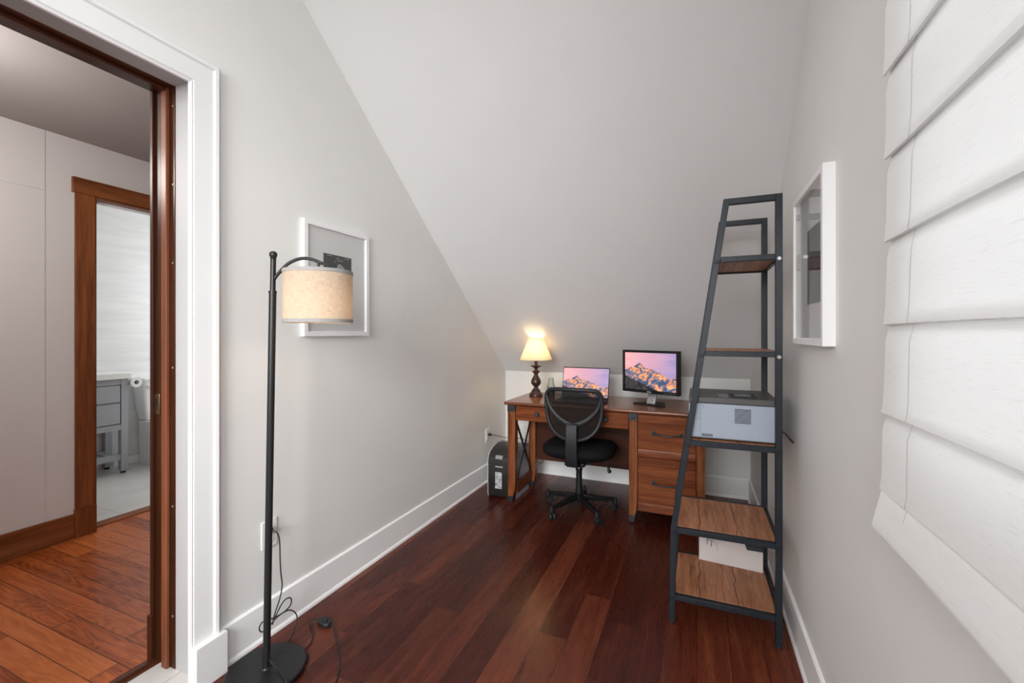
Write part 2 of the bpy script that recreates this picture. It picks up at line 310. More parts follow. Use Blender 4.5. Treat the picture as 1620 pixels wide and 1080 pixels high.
# ------------------------------------------------------------------ mesh helpers
class MB:
    def __init__(s): s.b = bmesh.new()
    def box(s, x0, x1, y0, y1, z0, z1, mat=None):
        vs = [s.b.verts.new((x, y, z)) for x in (x0, x1) for y in (y0, y1) for z in (z0, z1)]
        if mat is not None:
            for v in vs: v.co = mat @ v.co
        for f in ((0, 1, 3, 2), (4, 6, 7, 5), (0, 4, 5, 1), (2, 3, 7, 6), (0, 2, 6, 4), (1, 5, 7, 3)):
            s.b.faces.new([vs[i] for i in f])
        return s
    def bar(s, a, b, w, h, up=(0, 0, 1), ta=1.0, tb=1.0):
        a = Vector(a); b = Vector(b); d = (b - a).normalized(); u = Vector(up)
        r = d.cross(u)
        if r.length < 1e-4: r = d.cross(Vector((1, 0, 0)))
        r.normalize(); u = r.cross(d)
        vs = []
        for p, t in ((a, ta), (b, tb)):
            for i, j in ((-1, -1), (1, -1), (1, 1), (-1, 1)):
                vs.append(s.b.verts.new(p + r * (w / 2 * i * t) + u * (h / 2 * j * t)))
        s.b.faces.new(vs[0:4]); s.b.faces.new(vs[4:8][::-1])
        for k in range(4): s.b.faces.new((vs[k], vs[4 + k], vs[4 + (k + 1) % 4], vs[(k + 1) % 4]))
        return s
    def tube(s, pts, r, seg=10, closed=False, caps=True):
        pts = [Vector(p) for p in pts]; n = len(pts); rings = []
        rr = r if isinstance(r, (list, tuple)) else [r] * n
        prev = None
        for i, p in enumerate(pts):
            if closed: d = pts[(i + 1) % n] - pts[i - 1]
            else: d = pts[min(i + 1, n - 1)] - pts[max(i - 1, 0)]
            d.normalize()
            if prev is None:
                u = Vector((0, 0, 1)) if abs(d.z) < 0.9 else Vector((1, 0, 0))
                a = d.cross(u).normalized()
            else:
                a = (prev - d * prev.dot(d)).normalized()
            prev = a; bb = d.cross(a)
            rings.append([s.b.verts.new(p + (a * math.cos(t) + bb * math.sin(t)) * rr[i]) for t in [2 * PI * k / seg for k in range(seg)]])
        for i in range(n - 1 + (1 if closed else 0)):
            A, B = rings[i], rings[(i + 1) % n]
            for k in range(seg): s.b.faces.new((A[k], A[(k + 1) % seg], B[(k + 1) % seg], B[k]))
        if caps and not closed: s.b.faces.new(rings[0][::-1]); s.b.faces.new(rings[-1])
        return s
    def lathe(s, prof, c=(0, 0, 0), seg=40, axis='z', close=True):
        rings = []
        for r, h in prof:
            if r < 1e-6: r = 1e-5
            ring = []
            for k in range(seg):
                t = 2 * PI * k / seg; a, b = r * math.cos(t), r * math.sin(t)
                p = {'z': (a, b, h), 'x': (h, a, b), 'y': (a, h, b)}[axis]
                ring.append(s.b.verts.new((p[0] + c[0], p[1] + c[1], p[2] + c[2])))
            rings.append(ring)
        for A, B in zip(rings, rings[1:]):
            for k in range(seg): s.b.faces.new((A[k], A[(k + 1) % seg], B[(k + 1) % seg], B[k]))
        if close: s.b.faces.new(rings[0][::-1]); s.b.faces.new(rings[-1])
        return s
    def prism(s, poly, a, b, axis='y', mat=None):
        # poly: 2-D points in the plane across `axis`
        def P(p, t): return {'x': (t, p[0], p[1]), 'y': (p[0], t, p[1]), 'z': (p[0], p[1], t)}[axis]
        A = [s.b.verts.new(P(p, a)) for p in poly]; B = [s.b.verts.new(P(p, b)) for p in poly]
        if mat is not None:
            for v in A + B: v.co = mat @ v.co
        s.b.faces.new(A); s.b.faces.new(B[::-1]); n = len(poly)
        for k in range(n): s.b.faces.new((A[k], B[k], B[(k + 1) % n], A[(k + 1) % n]))
        return s
    def rects(s, loops, closed=True):
        # skin between same-length vertex loops (lists of 3-D points), each loop closed
        L = [[s.b.verts.new(p) for p in lp] for lp in loops]
        for A, B in zip(L, L[1:]):
            n = len(A)
            for k in range(n if closed else n - 1): s.b.faces.new((A[k], A[(k + 1) % n], B[(k + 1) % n], B[k]))
        return s, L
    def build(s, name, mat, parent=None, loc=(0, 0, 0), rot=(0, 0, 0), bevel=0.0, seg=2, smooth=False, angle=35, subsurf=0, solid=0.0):
        bmesh.ops.remove_doubles(s.b, verts=s.b.verts, dist=1e-6)
        bmesh.ops.recalc_face_normals(s.b, faces=s.b.faces)
        me = bpy.data.meshes.new(name); s.b.to_mesh(me); s.b.free()
        o = bpy.data.objects.new(name, me); C.objects.link(o)
        me.materials.append(M[mat] if isinstance(mat, str) else mat)
        o.location = loc; o.rotation_euler = rot
        if parent is not None: o.parent = parent
        if solid:
            md = o.modifiers.new('solid', 'SOLIDIFY'); md.thickness = solid; md.offset = 0
        if bevel:
            md = o.modifiers.new('bevel', 'BEVEL'); md.width = bevel; md.segments = seg; md.limit_method = 'ANGLE'; md.angle_limit = R(30)
            smooth = True
        if subsurf:
            md = o.modifiers.new('sub', 'SUBSURF'); md.levels = subsurf; md.render_levels = subsurf; smooth = True
        if smooth:
            for p in me.polygons: p.use_smooth = True
            try:
                me.set_sharp_from_angle(angle=R(angle))
            except Exception: pass
        return o

def tag(o, label, cat=None, group=None, kind=None):
    if label: o['label'] = label
    if cat: o['category'] = cat
    if group: o['group'] = group
    if kind: o['kind'] = kind
    return o
def thing(name, label, cat, loc=(0, 0, 0), rz=0.0, group=None, kind=None):
    o = bpy.data.objects.new(name, None); C.objects.link(o); o.empty_display_size = 0.1
    o.location = loc; o.rotation_euler = (0, 0, rz)
    return tag(o, label, cat, group, kind)
def struct(o, label, cat):
    return tag(o, label, cat, None, 'structure')

# ------------------------------------------------------------------ room shell
XL, XR, YB, YF = -1.677, 0.383, 3.83, -1.70
XW = -1.953           # hall side of the left wall
XH = -3.60            # hall wall with the bathroom door
K, SL = 0.928, 0.809
def ceil_z(y): return K + SL * (YB - y)
YFL = YB - (3.30 - K) / SL
struct(MB().box(XL, XR, YF, YB, -0.05, 0).build('floor', 'floor'), 'dark mahogany plank floor of the attic office', 'floor')
struct(MB().box(XH - 0.06, -1.955, YF, 4.2, -0.05, 0).build('floor_hall', 'hallfloor'), 'orange brown pine plank floor of the hallway', 'floor')
struct(MB().box(-1.955, XL, 0.20, 1.045, -0.05, 0).build('floor_doorway', 'tile'), 'grey stone slab in the office doorway', 'floor')
struct(MB().box(-5.25, XH - 0.06, 0.8, 3.75, -0.05, 0).build('floor_bathroom', 'tile'), 'pale grey tile floor of the bathroom', 'floor')
# walls
b = MB(); T = 3.45
b.box(XW, XL, 1.065, YB + 0.15, 0, T); b.box(XW, XL, YF, 0.18, 0, T); b.box(XW, XL, 0.18, 1.065, 2.243, T)
struct(b.build('wall_left', 'wall'), 'pale warm grey wall with the doorway, behind the floor lamp', 'wall')
b = MB(); y0, y1, z0, z1 = 0.05, 1.00, 1.05, 2.15
b.box(XR, XR + 0.15, y1, YB + 0.15, 0, T); b.box(XR, XR + 0.15, YF - 0.15, -1.45, 0, T); b.box(XR, XR + 0.15, -0.45, y0, 0, T)
b.box(XR, XR + 0.15, -1.45, -0.45, 0, z0); b.box(XR, XR + 0.15, -1.45, -0.45, z1 + 0.1, T)
b.box(XR, XR + 0.15, y0, y1, 0, z0); b.box(XR, XR + 0.15, y0, y1, z1, T)
struct(b.build('wall_right', 'wall'), 'warm grey wall on the right, behind the blind and the shelf tower', 'wall')
struct(MB().box(XL, XR, YB, YB + 0.15, 0, K + 0.05).build('wall_back', 'wall'), 'low knee wall behind the desk', 'wall')
b = MB(); b.box(XL, -1.4, YF - 0.15, YF, 0, T); b.box(0.1, XR, YF - 0.15, YF, 0, T)
b.box(-1.4, 0.1, YF - 0.15, YF, 0, 1.0); b.box(-1.4, 0.1, YF - 0.15, YF, 2.5, T)
struct(b.build('wall_front', 'wall'), 'grey wall with an added window behind the camera', 'wall')
b = MB(); b.prism([(YF - .15, 3.30), (YFL, 3.30), (YB, K), (YB, K + 0.12), (YFL + 0.02, 3.42), (YF - .15, 3.42)], XL, XR, 'x')
struct(b.build('ceiling', 'ceil'), 'white sloping attic ceiling coming down over the desk', 'ceiling')
# hall + bathroom
HO0, HO1, HOZ = 1.573, 2.33, 2.165
b = MB(); b.box(XH - 0.12, XH, YF, HO0, 0, 2.5); b.box(XH - 0.12, XH, HO1, 4.2, 0, 2.5); b.box(XH - 0.12, XH, HO0, HO1, HOZ, 2.5)
struct(b.build('wall_hall', 'hallwall'), 'pale hallway wall around the bathroom door', 'wall')
struct(MB().box(XH - 0.12, XW, 4.2, 4.3, 0, 2.5).build('wall_hall_end', 'hallwall'), 'far end wall of the hallway', 'wall')
struct(MB().box(XH - 0.12, XW, YF - 0.1, YF, 0, 2.5).build('wall_hall_near', 'hallwall'), 'near end wall of the hallway', 'wall')
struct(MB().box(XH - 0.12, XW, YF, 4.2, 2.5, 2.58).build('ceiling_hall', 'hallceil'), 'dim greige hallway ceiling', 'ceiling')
b = MB(); b.box(XH, XH + 0.004, -0.8, 1.337, 0.153, 2.135); b.box(XH, XH + 0.004, -0.8, 1.337, 2.139, 2.498)
struct(b.build('trim_1', 'hallwall'), 'flush white panels on the hallway wall left of the bathroom door', 'wall panel')
XB = -5.17
struct(MB().box(XB - 0.08, XB, 0.8, 3.75, 0, 2.5).build('wall_bathroom', 'walltile'), 'white veined tile wall behind the vanity and toilet', 'wall')
b = MB(); b.box(XB, XH - 0.12, 0.72, 0.8, 0, 2.5)
struct(b.build('wall_bathroom_side', 'walltile'), 'tiled side wall of the bathroom', 'wall')
b = MB(); b.box(XB, -5.05, 3.75, 3.85, 0, 2.5); b.box(-3.85, XH - 0.12, 3.75, 3.85, 0, 2.5); b.box(-5.05, -3.85, 3.75, 3.85, 0, 1.0); b.box(-5.05, -3.85, 3.75, 3.85, 2.2, 2.5)
struct(b.build('wall_bathroom_end', 'walltile'), 'bathroom wall with the added window', 'wall')
struct(MB().box(XB, XH - 0.12, 0.8, 3.75, 2.5, 2.58).build('ceiling_bathroom', 'ceil'), 'white bathroom ceiling', 'ceiling')
struct(MB().box(XB, XB + 0.012, 2.40, 3.75, 0, 0.07).build('baseboard_bathroom', 'white'), 'thin white base strip behind the toilet', 'baseboard')

# baseboards : profile (offset from wall, height)
PB = [(0, 0), (0.020, 0), (0.019, 0.010), (0.014, 0.017), (0.0115, 0.020), (0.0115, 0.150), (0.006, 0.156), (0, 0.156)]
struct(MB().prism([(XL + o, z) for o, z in PB], 1.115, YB, 'y').build('baseboard_left', 'white'), 'tall white baseboard along the left wall', 'baseboard')
struct(MB().prism([(XR - o, z) for o, z in PB], YF, YB, 'y').build('baseboard_right', 'white'), 'tall white baseboard along the right wall', 'baseboard')
struct(MB().prism([(YB - o, z) for o, z in PB], XL + 0.012, XR - 0.012, 'x').build('baseboard_back', 'white'), 'tall white baseboard along the knee wall behind the desk', 'baseboard')
struct(MB().box(XH, XH + 0.018, YF, 1.468, 0, 0.152).build('baseboard_hall', 'hallwood_h', bevel=0.003), 'brown wooden baseboard of the hallway', 'baseboard')
struct(MB().prism([(-1.985, 0), (-1.925, 0), (-1.93, 0.006), (-1.945, 0.012), (-1.965, 0.012), (-1.98, 0.006)], 0.2, 1.043, 'y').build('trim_2', 'doorwood_h'), 'rounded dark wood transition strip between pine floor and stone slab', 'threshold')
struct(MB().prism([(-3.74, 0), (-3.64, 0), (-3.645, 0.008), (-3.735, 0.008)], HO0, HO1, 'y').build('trim_3', 'hallwood_h'), 'orange brown wooden threshold of the bathroom door', 'threshold')

# office door frame
DI, DT = 1.045, 2.222     # inner side of the lining, underside of its head
d1 = thing('door_1', 'doorway of the office: white casing outside, red brown wooden jamb inside', 'door frame', (XL, DI, 0), kind='structure')
def L(name, mb, mat, **k): return mb.build(name, mat, d1, loc=(-XL, -DI, 0), **k)
CP = [(0, 0), (0, 0.010), (0.006, 0.013), (0.009, 0.009), (0.012, 0.015), (0.078, 0.017), (0.083, 0.024), (0.094, 0.026), (0.100, 0.020), (0.100, 0)]
loops = []
YI, YL0, ZI = 0.997, 0.235, 2.180
for o, d in CP:
    loops.append([(XL + d, YI + o, 0.0), (XL + d, YI + o, ZI + o), (XL + d, YL0 - o, ZI + o), (XL + d, YL0 - o, 0.0)])
b = MB(); b.rects([list(x) for x in zip(*loops)])
L('casing', b, 'casing_white', smooth=True, angle=20)
L('plinth_block', MB().box(XL + 0.001, XL + 0.042, 1.000, 1.114, 0, 0.157), 'casing_white', bevel=0.002)
b = MB(); b.box(-1.8312, XL - 0.001, DI, 1.064, 0, DT + .018); b.box(-1.8312, XL - 0.001, 0.19, DI, DT, DT + 0.02)
b.box(-1.8312, XL - 0.001, 0.181, 0.20, 0, DT + .018)
L('reveal', b, 'reveal')
b = MB(); b.box(XW - 0.002, -1.8316, DI - 0.002, 1.064, 0, DT)
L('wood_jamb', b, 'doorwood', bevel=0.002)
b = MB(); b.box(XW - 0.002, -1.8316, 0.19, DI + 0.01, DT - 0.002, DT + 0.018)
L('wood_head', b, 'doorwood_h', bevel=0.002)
L('door_stop', MB().box(-1.895, -1.862, DI - 0.016, DI - 0.002, 0, DT - 0.003), wood('lit_stop_wood', (0.11, 0.034, 0.015), (0.17, 0.055, 0.026), (0.24, 0.085, 0.04), 'z', 0.8, 0.35, 0.2), bevel=0.003)  # paler copy of the door wood; the light it catches is in the colour
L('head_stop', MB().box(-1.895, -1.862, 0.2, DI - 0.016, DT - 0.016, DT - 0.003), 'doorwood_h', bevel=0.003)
sp = L('strike_plate', MB().box(-1.957, -1.925, DI - 0.0045, DI - 0.002, 0.965, 1.045), 'brass', bevel=0.001)
MB().box(-1.950, -1.938, DI - 0.0049, DI - 0.0044, 0.985, 1.025).build('latch_hole', 'slot', sp)
for z in (2.15, 1.55, 1.15, 0.62, 0.20, 1.85):
    q = MB().lathe([(0.0045, 0.0), (0.0045, -0.001), (0.0, -0.0015)], (-1.846, DI - 0.002, z), 12, 'y'); L('screw', q, 'silver')
b = MB(); b.box(XW - 0.02, XW - 0.002, DI - 0.012, DI + 0.10, 0.175, DT + 0.1)
L('hall_casing', b, 'doorwood', bevel=0.002)
L('hall_plinth', MB().box(XW - 0.028, XW - 0.002, DI - 0.018, DI + 0.11, 0, 0.18), 'doorwood', bevel=0.002)

# bathroom door frame
d2 = thing('door_2', 'doorway of the bathroom with brown wooden craftsman casing', 'door frame', (XH, HO0, 0), kind='structure')
def L2(name, mb, mat, **k): return mb.build(name, mat, d2, loc=(-XH, -HO0, 0), **k)
L2('side_casing', MB().box(XH, XH + 0.018, 1.472, HO0 - 0.003, 0.178, 2.166), 'hallwood', bevel=0.002)
L2('side_casing', MB().box(XH, XH + 0.018, HO1 + 0.003, HO1 + 0.10, 0.178, 2.166), 'hallwood', bevel=0.002)
L2('head_casing', MB().box(XH, XH + 0.026, 1.458, HO1 + 0.12, 2.166, 2.262), 'hallwood_h', bevel=0.002)
L2('plinth_block', MB().box(XH, XH + 0.026, 1.468, HO0 + 0.001, 0, 0.178), 'hallwood', bevel=0.002)
b = MB(); b.box(XH - 0.12, XH + 0.010, HO0 - 0.0025, HO0 + 0.006, 0, HOZ - 0.001); b.box(XH - 0.12, XH + 0.010, HO1 - 0.006, HO1, 0, HOZ - 0.001)
L2('jamb', b, 'hallwood')
b = MB(); b.box(XH - 0.12, XH + 0.010, HO0 + 0.006, HO1 - 0.006, HOZ - 0.012, HOZ - 0.001)
L2('head_jamb', b, 'hallwood_h')
b = MB(); b.box(XH - 0.075, XH - 0.05, HO0 + 0.006, HO1 - 0.006, HOZ - 0.026, HOZ - 0.0125)
L2('head_stop', b, 'white')

# windows: the blind's own, then three unseen ones added for fill light
def window(name, label, axis, a0, a1, z0, z1, p, rail):
    w_ = thing(name, label, 'window', (p, a0, z0) if axis == 'y' else (a0, p, z0), kind='structure')
    def bb(m, u0, u1, v0, v1, d0, d1):
        if axis == 'y': m.box(d0, d1, u0 - a0, u1 - a0, v0 - z0, v1 - z0)
        else: m.box(u0 - a0, u1 - a0, d0, d1, v0 - z0, v1 - z0)
        return m
    f = 0.045; m = MB()
    bb(m, a0, a0 + f, z0, z1, -.03, .03); bb(m, a1 - f, a1, z0, z1, -.03, .03)
    bb(m, a0 + f, a1 - f, z0, z0 + f, -.03, .03); bb(m, a0 + f, a1 - f, z1 - f, z1, -.03, .03); bb(m, a0 + f, a1 - f, rail - .045, rail + .045, -.03, .03)
    m.build('window_frame', 'white', w_)
    bb(MB(), a0 + f, a1 - f, z0 + f, rail - .045, -.003, .003).build('pane', 'glass', w_)
    bb(MB(), a0 + f, a1 - f, rail + .045, z1 - f, -.003, .003).build('pane', 'glass', w_)
window('window_1', 'sash window in the right wall behind the white blind', 'y', 0.05, 1.00, 1.05, 2.15, XR + 0.10, 1.69)
window('added_window_2', 'large unseen window added behind the camera for fill light', 'x', -1.4, 0.1, 1.0, 2.5, YF - 0.08, 1.75)
window('added_window_4', 'unshaded window added in the right wall behind the camera for fill light', 'y', -1.45, -0.45, 1.05, 2.25, XR + 0.10, 1.69)
window('added_window_3', 'unseen bathroom window added for its light', 'x', -5.05, -3.85, 1.0, 2.2, 3.80, 1.6)

# unseen ceiling lights (outside the frame), added to go with the fill lamps
for nm, lab, p, r in (('added_ceiling_light', 'added flush round ceiling light of the office', (-0.65, -0.3, 3.30), 0.26), ('added_ceiling_light', 'added flush round ceiling light of the hallway', (-2.75, 0.5, 2.5), 0.17)):
    t = thing(nm, lab, 'ceiling light', p)
    MB().lathe([(r, 0), (r, -0.025), (r - 0.012, -0.03)], seg=48).build('rim', 'white', t)
    MB().lathe([(r - 0.014, -0.026), (r - 0.02, -0.040), (r * 0.6, -0.052), (0, -0.056)], seg=48).build('diffuser', 'diffuser', t, smooth=True)

# ------------------------------------------------------------------ roman blind
bx = XR - 0.035
seams = [2.44, 2.28, 2.12, 1.96, 1.800, 1.634, 1.470, 1.306, 1.131, 0.965]
prof = [(bx + 0.006, 2.46)]
for k, z in enumerate(seams[1:]):
    zt = seams[k]
    out = 0.0 if k < 7 else (0.001 if k == 7 else 0.003)
    prof += [(bx + 0.004, zt - 0.006), (bx - 0.002 - out, zt - 0.04), (bx - 0.003 - out, (zt + z) / 2), (bx - 0.004 - out, z + 0.03), (bx - 0.006 - out, z + 0.004), (bx - 0.007 - out, z - 0.008), (bx - 0.003 - out, z - 0.010), (bx + 0.004, z + 0.008), (bx + 0.006, z + 0.006)]
prof = prof[:-4] + [(bx - 0.008, 0.976), (bx - 0.004, 0.968), (bx - 0.007, 0.962), (bx - 0.011, 0.945), (bx - 0.018, 0.915), (bx - 0.022, 0.896), (bx - 0.021, 0.889), (bx - 0.020, 0.887), (bx + 0.004, 0.895), (bx + 0.014, 0.91)]
b = MB()
ys = [0.0 + 1.086 * i / 24 for i in range(25)]
def sag(y, z): return 0.0
rows = []
for y in ys:
    row = []
    for x, z in prof:
        e = 0.008 if z < 0.97 else (0.004 if z < 1.13 else 0)
        wob = 0.0015 * math.sin(y * 9 + z * 7)
        row.append((x + wob, y * (1 + e * 1.0), z + 0.0015 * math.sin(y * 5 + z * 3)))
    rows.append(row)
b.rects(rows, closed=False)
bl = b.build('roman_blind', 'blind', smooth=True, angle=50)
tag(bl, 'white slubbed cloth roman blind hanging over the window on the right wall', 'blind')
bl2 = MB().box(XR - 0.030, XR - 0.004, 0.01, 1.075, 2.40, 2.46).build('head_rail', 'white', bl)
hem = MB()
hem.rects([[(x - 0.0008 + 0.0015 * math.sin(y * 9 + z * 7), y * (1 + (0.008 if z < 0.97 else (0.004 if z < 1.13 else 0))), z) for x, z in prof[:-6]] for y in (0.9735, 0.9765)], closed=False)
hem.build('side_hem_stitching', 'mat_board', bl)
for z in seams[1:]:
    fl_ = MB(); fl_.rects([[(bx + 0.007, y, z + 0.004), (bx + 0.0075, y, z - 0.012), (bx + 0.007, y, z - 0.022)] for y in (0.005, 1.070)], closed=False)
    fl_.build('rod_pocket', 'blind', bl)

# ------------------------------------------------------------------ picture frames
def picture(label, x, n, y0, y1, z0, z1, depth, group=None):
    # x: wall plane, n: +1/-1 facing
    t = thing('picture_frame', label, 'picture', (x, (y0 + y1) / 2, (z0 + z1) / 2)); hw, hh = (y1 - y0) / 2, (z1 - z0) / 2
    loops = []
    for o, d in ((0, 0), (0, depth), (0.021, depth), (0.023, depth - 0.004), (0.023, 0.006)):
        loops.append([(n * d, -hw + o, -hh + o), (n * d, hw - o, -hh + o), (n * d, hw - o, hh - o), (n * d, -hw + o, hh - o)])
    b = MB(); b.rects(loops); b.build('frame', 'frame_white', t)
    def bx_(d0, d1, u, v): 
        a, c = sorted((n * d0, n * d1)); return MB().box(a, c, -u, u, -v, v)
    bx_(0.001, 0.008, hw - 0.022, hh - 0.022).build('mat_board', 'mat_board', t)
    ar = bx_(0.0082, 0.0092, 0.093, 0.133).build('photo_print', 'art', t)
    g = MB(); a, c = sorted((n * (depth - 0.006), n * (depth - 0.004))); g.box(a, c, -hw + 0.022, hw - 0.022, -hh + 0.022, hh - 0.022)
    g.build('glazing', 'glass', t)
    return t, ar, n
t, ar, n = picture('white framed dark print on the left wall, partly behind the floor lamp shade', XL, 1, 1.485, 1.915, 1.268, 1.812, 0.020)
m = MB()   # pale lettering along the print's top edge and its pale motif
for y, wd, z in ((-0.070, 0.030, 0.126), (0.045, 0.028, 0.124), (-0.012, 0.020, 0.118), (-0.005, 0.038, 0.109), (-0.022, 0.010, 0.100)):
    k = 0.0
    while k < wd:
        q = random.uniform(0.0025, 0.005); m.box(0.0093, 0.0097, y + k, y + k + q, z - 0.0022, z + 0.0022); k += q + 0.0015
    m.build('pale_lettering', 'ink_light', ar); m = MB()
m.prism([(-0.008, 0.07), (0.0, 0.088), (0.012, 0.092), (0.022, 0.09), (0.03, 0.082), (0.04, 0.078), (0.046, 0.068)], 0.0093, 0.0096, 'x')
m.build('pale_motif', 'ink_light', ar)
picture('white framed dark print on the right wall between shelf tower and blind', XR, -1, 1.581, 2.025, 1.2415, 1.795, 0.033)

# ------------------------------------------------------------------ outlets
def outlet(label, loc, rz):
    t = thing('power_outlet', label, 'outlet', loc, rz)      # local +y faces away from the wall ... plate in the xz plane
    MB().box(-0.036, 0.036, 0, 0.006, -0.058, 0.058).build('cover_plate', 'outlet', t, bevel=0.002)
    s_ = MB().box(-0.017, 0.017, 0.0062, 0.009, -0.033, 0.033).build('socket_face', 'outlet', t, bevel=0.001)
    for z in (-0.018, 0.014):
        for x in (-0.007, 0.005): MB().box(x, x + 0.002, 0.0091, 0.0094, z, z + 0.008).build('slot', 'slot', s_)
    return t
outlet('white outlet plate on the left wall behind the floor lamp pole', (XL, 1.318, 0.43), R(-90))
outlet('white outlet plate on the left wall above the shredder', (XL, 3.43, 0.395), R(-90))
outlet('white outlet plate low on the knee wall under the desk', (-1.515, YB, 0.36), R(180))

def smooth_pts(p, n=6):
    p = [Vector(q) for q in p]; out = []
    for i in range(len(p) - 1):
        a, b_, c, d = p[max(i - 1, 0)], p[i], p[i + 1], p[min(i + 2, len(p) - 1)]
        for k in range(n):
            t = k / n
            out.append(0.5 * ((2 * b_) + (c - a) * t + (2 * a - 5 * b_ + 4 * c - d) * t * t + (3 * b_ - a - 3 * c + d) * t ** 3))
    out.append(p[-1]); return out

# ------------------------------------------------------------------ floor lamp
LX, LY = -1.498, 1.168
t = thing('floor_lamp', 'tall black arc floor lamp with a lit linen drum shade', 'floor lamp', (LX, LY, 0))
MB().lathe([(0.12, 0.0), (0.136, 0.002), (0.138, 0.006), (0.138, 0.016), (0.134, 0.020), (0.020, 0.021), (0.016, 0.026), (0.0, 0.026)], seg=72).build('base', 'black_metal', t, smooth=True)
top = Vector((0.024, 0.010, 1.563))
def onp(f, z0=0.02): return Vector((0, 0, z0)).lerp(top, f)
pl = MB(); pl.tube([onp(0), onp(0.918)], 0.0128, 24); pl.tube([onp(0.915), onp(0.921)], 0.0142, 24); pl.build('pole', 'black_metal', t, smooth=True)
MB().tube([onp(0.918), onp(1.0)], 0.0098, 20).build('upper_pole', 'black_metal', t, smooth=True)
fb = MB(); fb.lathe([(0.0098, -0.002), (0.0115, 0.0), (0.0098, 0.003), (0.013, 0.009), (0.0145, 0.016), (0.012, 0.024), (0.006, 0.028), (0, 0.029)], tuple(top), 20); fb.build('finial', 'black_metal', t, smooth=True)
dv = Vector((0.9218, 0.3877, 0)).normalized()
sc_ = Vector((0.157 + 0.024, 0.066 + 0.010, 0))
a0 = onp(0.945)
arc = smooth_pts([a0, a0 + dv * 0.020 + Vector((0, 0, 0.028)), a0 + dv * 0.058 + Vector((0, 0, 0.066)), a0 + dv * 0.103 + Vector((0, 0, 0.085)), a0 + dv * 0.145 + Vector((0, 0, 0.083)), a0 + dv * 0.188 + Vector((0, 0, 0.066))], 8)
MB().tube(arc, 0.0062, 14).build('arc_arm', 'black_metal', t, smooth=True)
sx, sy = a0.x + dv.x * 0.172, a0.y + dv.y * 0.172
ZB, ZT, SR = 1.322, 1.515, 0.122
MB().tube([(sx, sy, a0.z + 0.072), (sx, sy, ZT - 0.055)], 0.0052, 12).build('drop_rod', 'black_metal', t, smooth=True)
shd = MB().lathe([(SR, ZB), (SR, ZT)], seg=72, close=False).build('lamp_shade', 'linen', t, loc=(sx, sy, 0), smooth=True, solid=0.0)
for z0, z1 in ((ZB - 0.001, ZB + 0.012), (ZT - 0.012, ZT + 0.001)):
    MB().lathe([(SR + 0.0005, z0), (SR + 0.0015, z0), (SR + 0.0015, z1), (SR - 0.002, z1), (SR - 0.002, z0), (SR + 0.0005, z0)], seg=72, close=False).build('shade_trim', 'linen_band', shd, smooth=True)
m = MB()
for k in range(3):
    q = 2 * PI * k / 3 + 0.5; m.tube([(0, 0, ZT - 0.05), (SR * math.cos(q), SR * math.sin(q), ZT - 0.008)], 0.0015, 6)
m.tube([(0, 0, ZT - 0.10), (0, 0, ZT - 0.045)], 0.016, 16); m.build('lamp_holder', 'black_metal', t, loc=(sx, sy, 0))
MB().lathe([(0.0, -0.055), (0.018, -0.048), (0.028, -0.030), (0.029, -0.015), (0.015, 0.010), (0.013, 0.02)], (0, 0, ZT - 0.12), 24).build('bulb', 'bulb', t, loc=(sx, sy, 0), smooth=True)
FLP = (LX + sx, LY + sy, ZT - 0.20)
def loc_(p): return (p[0] - LX, p[1] - LY, p[2])
cp = [(-1.657, 1.306, 0.452), (-1.632, 1.322, 0.440), (-1.628, 1.331, 0.40), (-1.630, 1.335, 0.33), (-1.632, 1.340, 0.265), (-1.630, 1.345, 0.205), (-1.630, 1.333, 0.155), (-1.625, 1.306, 0.11), (-1.620, 1.290, 0.075),
      (-1.618, 1.302, 0.10), (-1.615, 1.340, 0.145), (-1.612, 1.372, 0.142), (-1.612, 1.372, 0.112), (-1.615, 1.340, 0.098), (-1.62, 1.29, 0.10), (-1.63, 1.252, 0.105), (-1.635, 1.243, 0.08), (-1.628, 1.26, 0.065), (-1.61, 1.31, 0.10), (-1.60, 1.36, 0.10), (-1.585, 1.382, 0.06), (-1.57, 1.345, 0.012), (-1.552, 1.30, 0.006)]
wc = MB().tube([loc_(p) for p in smooth_pts(cp, 5)], 0.0026, 8).build('power_cord', 'black_rubber', t, smooth=True)
MB().box(-0.012, 0.012, 0, 0.020, -0.011, 0.011).build('plug', 'black_rubber', wc, loc=loc_((XL + 0.0095, 1.306, 0.452)), rot=(0, 0, R(-90)), bevel=0.003)
c2 = [(-1.395, 1.262, 0.006), (-1.42, 1.29, 0.006), (-1.453, 1.297, 0.006), (-1.466, 1.345, 0.006), (-1.505, 1.392, 0.006), (-1.560, 1.425, 0.008), (-1.578, 1.443, 0.014), (-1.553, 1.449, 0.016), (-1.535, 1.455, 0.014)]
MB().tube([loc_(p) for p in smooth_pts(c2, 6)], 0.0026, 8).build('switch_cord', 'black_rubber', t, smooth=True)
c3 = [(-1.478, 1.457, 0.012), (-1.455, 1.455, 0.008), (-1.404, 1.418, 0.005), (-1.3225, 1.352, 0.004), (-1.25, 1.28, 0.004), (-1.212, 1.21, 0.004), (-1.23, 1.15, 0.004), (-1.29, 1.115, 0.004), (-1.345, 1.13, 0.012), (-1.368, 1.145, 0.026), (-1.42, 1.165, 0.030), (-1.455, 1.172, 0.034), (-1.483, 1.172, 0.045), (-1.487, 1.170, 0.07)]
MB().tube([loc_(p) for p in smooth_pts(c3, 6)], 0.0026, 8).build('switch_cord', 'black_rubber', t, smooth=True)
fs = MB(); fs.prism([(-0.036, -0.012), (-0.018, -0.020), (0.020, -0.020), (0.036, -0.010), (0.036, 0.010), (0.020, 0.020), (-0.018, 0.020), (-0.036, 0.012)], 0.0, 0.020, 'z')
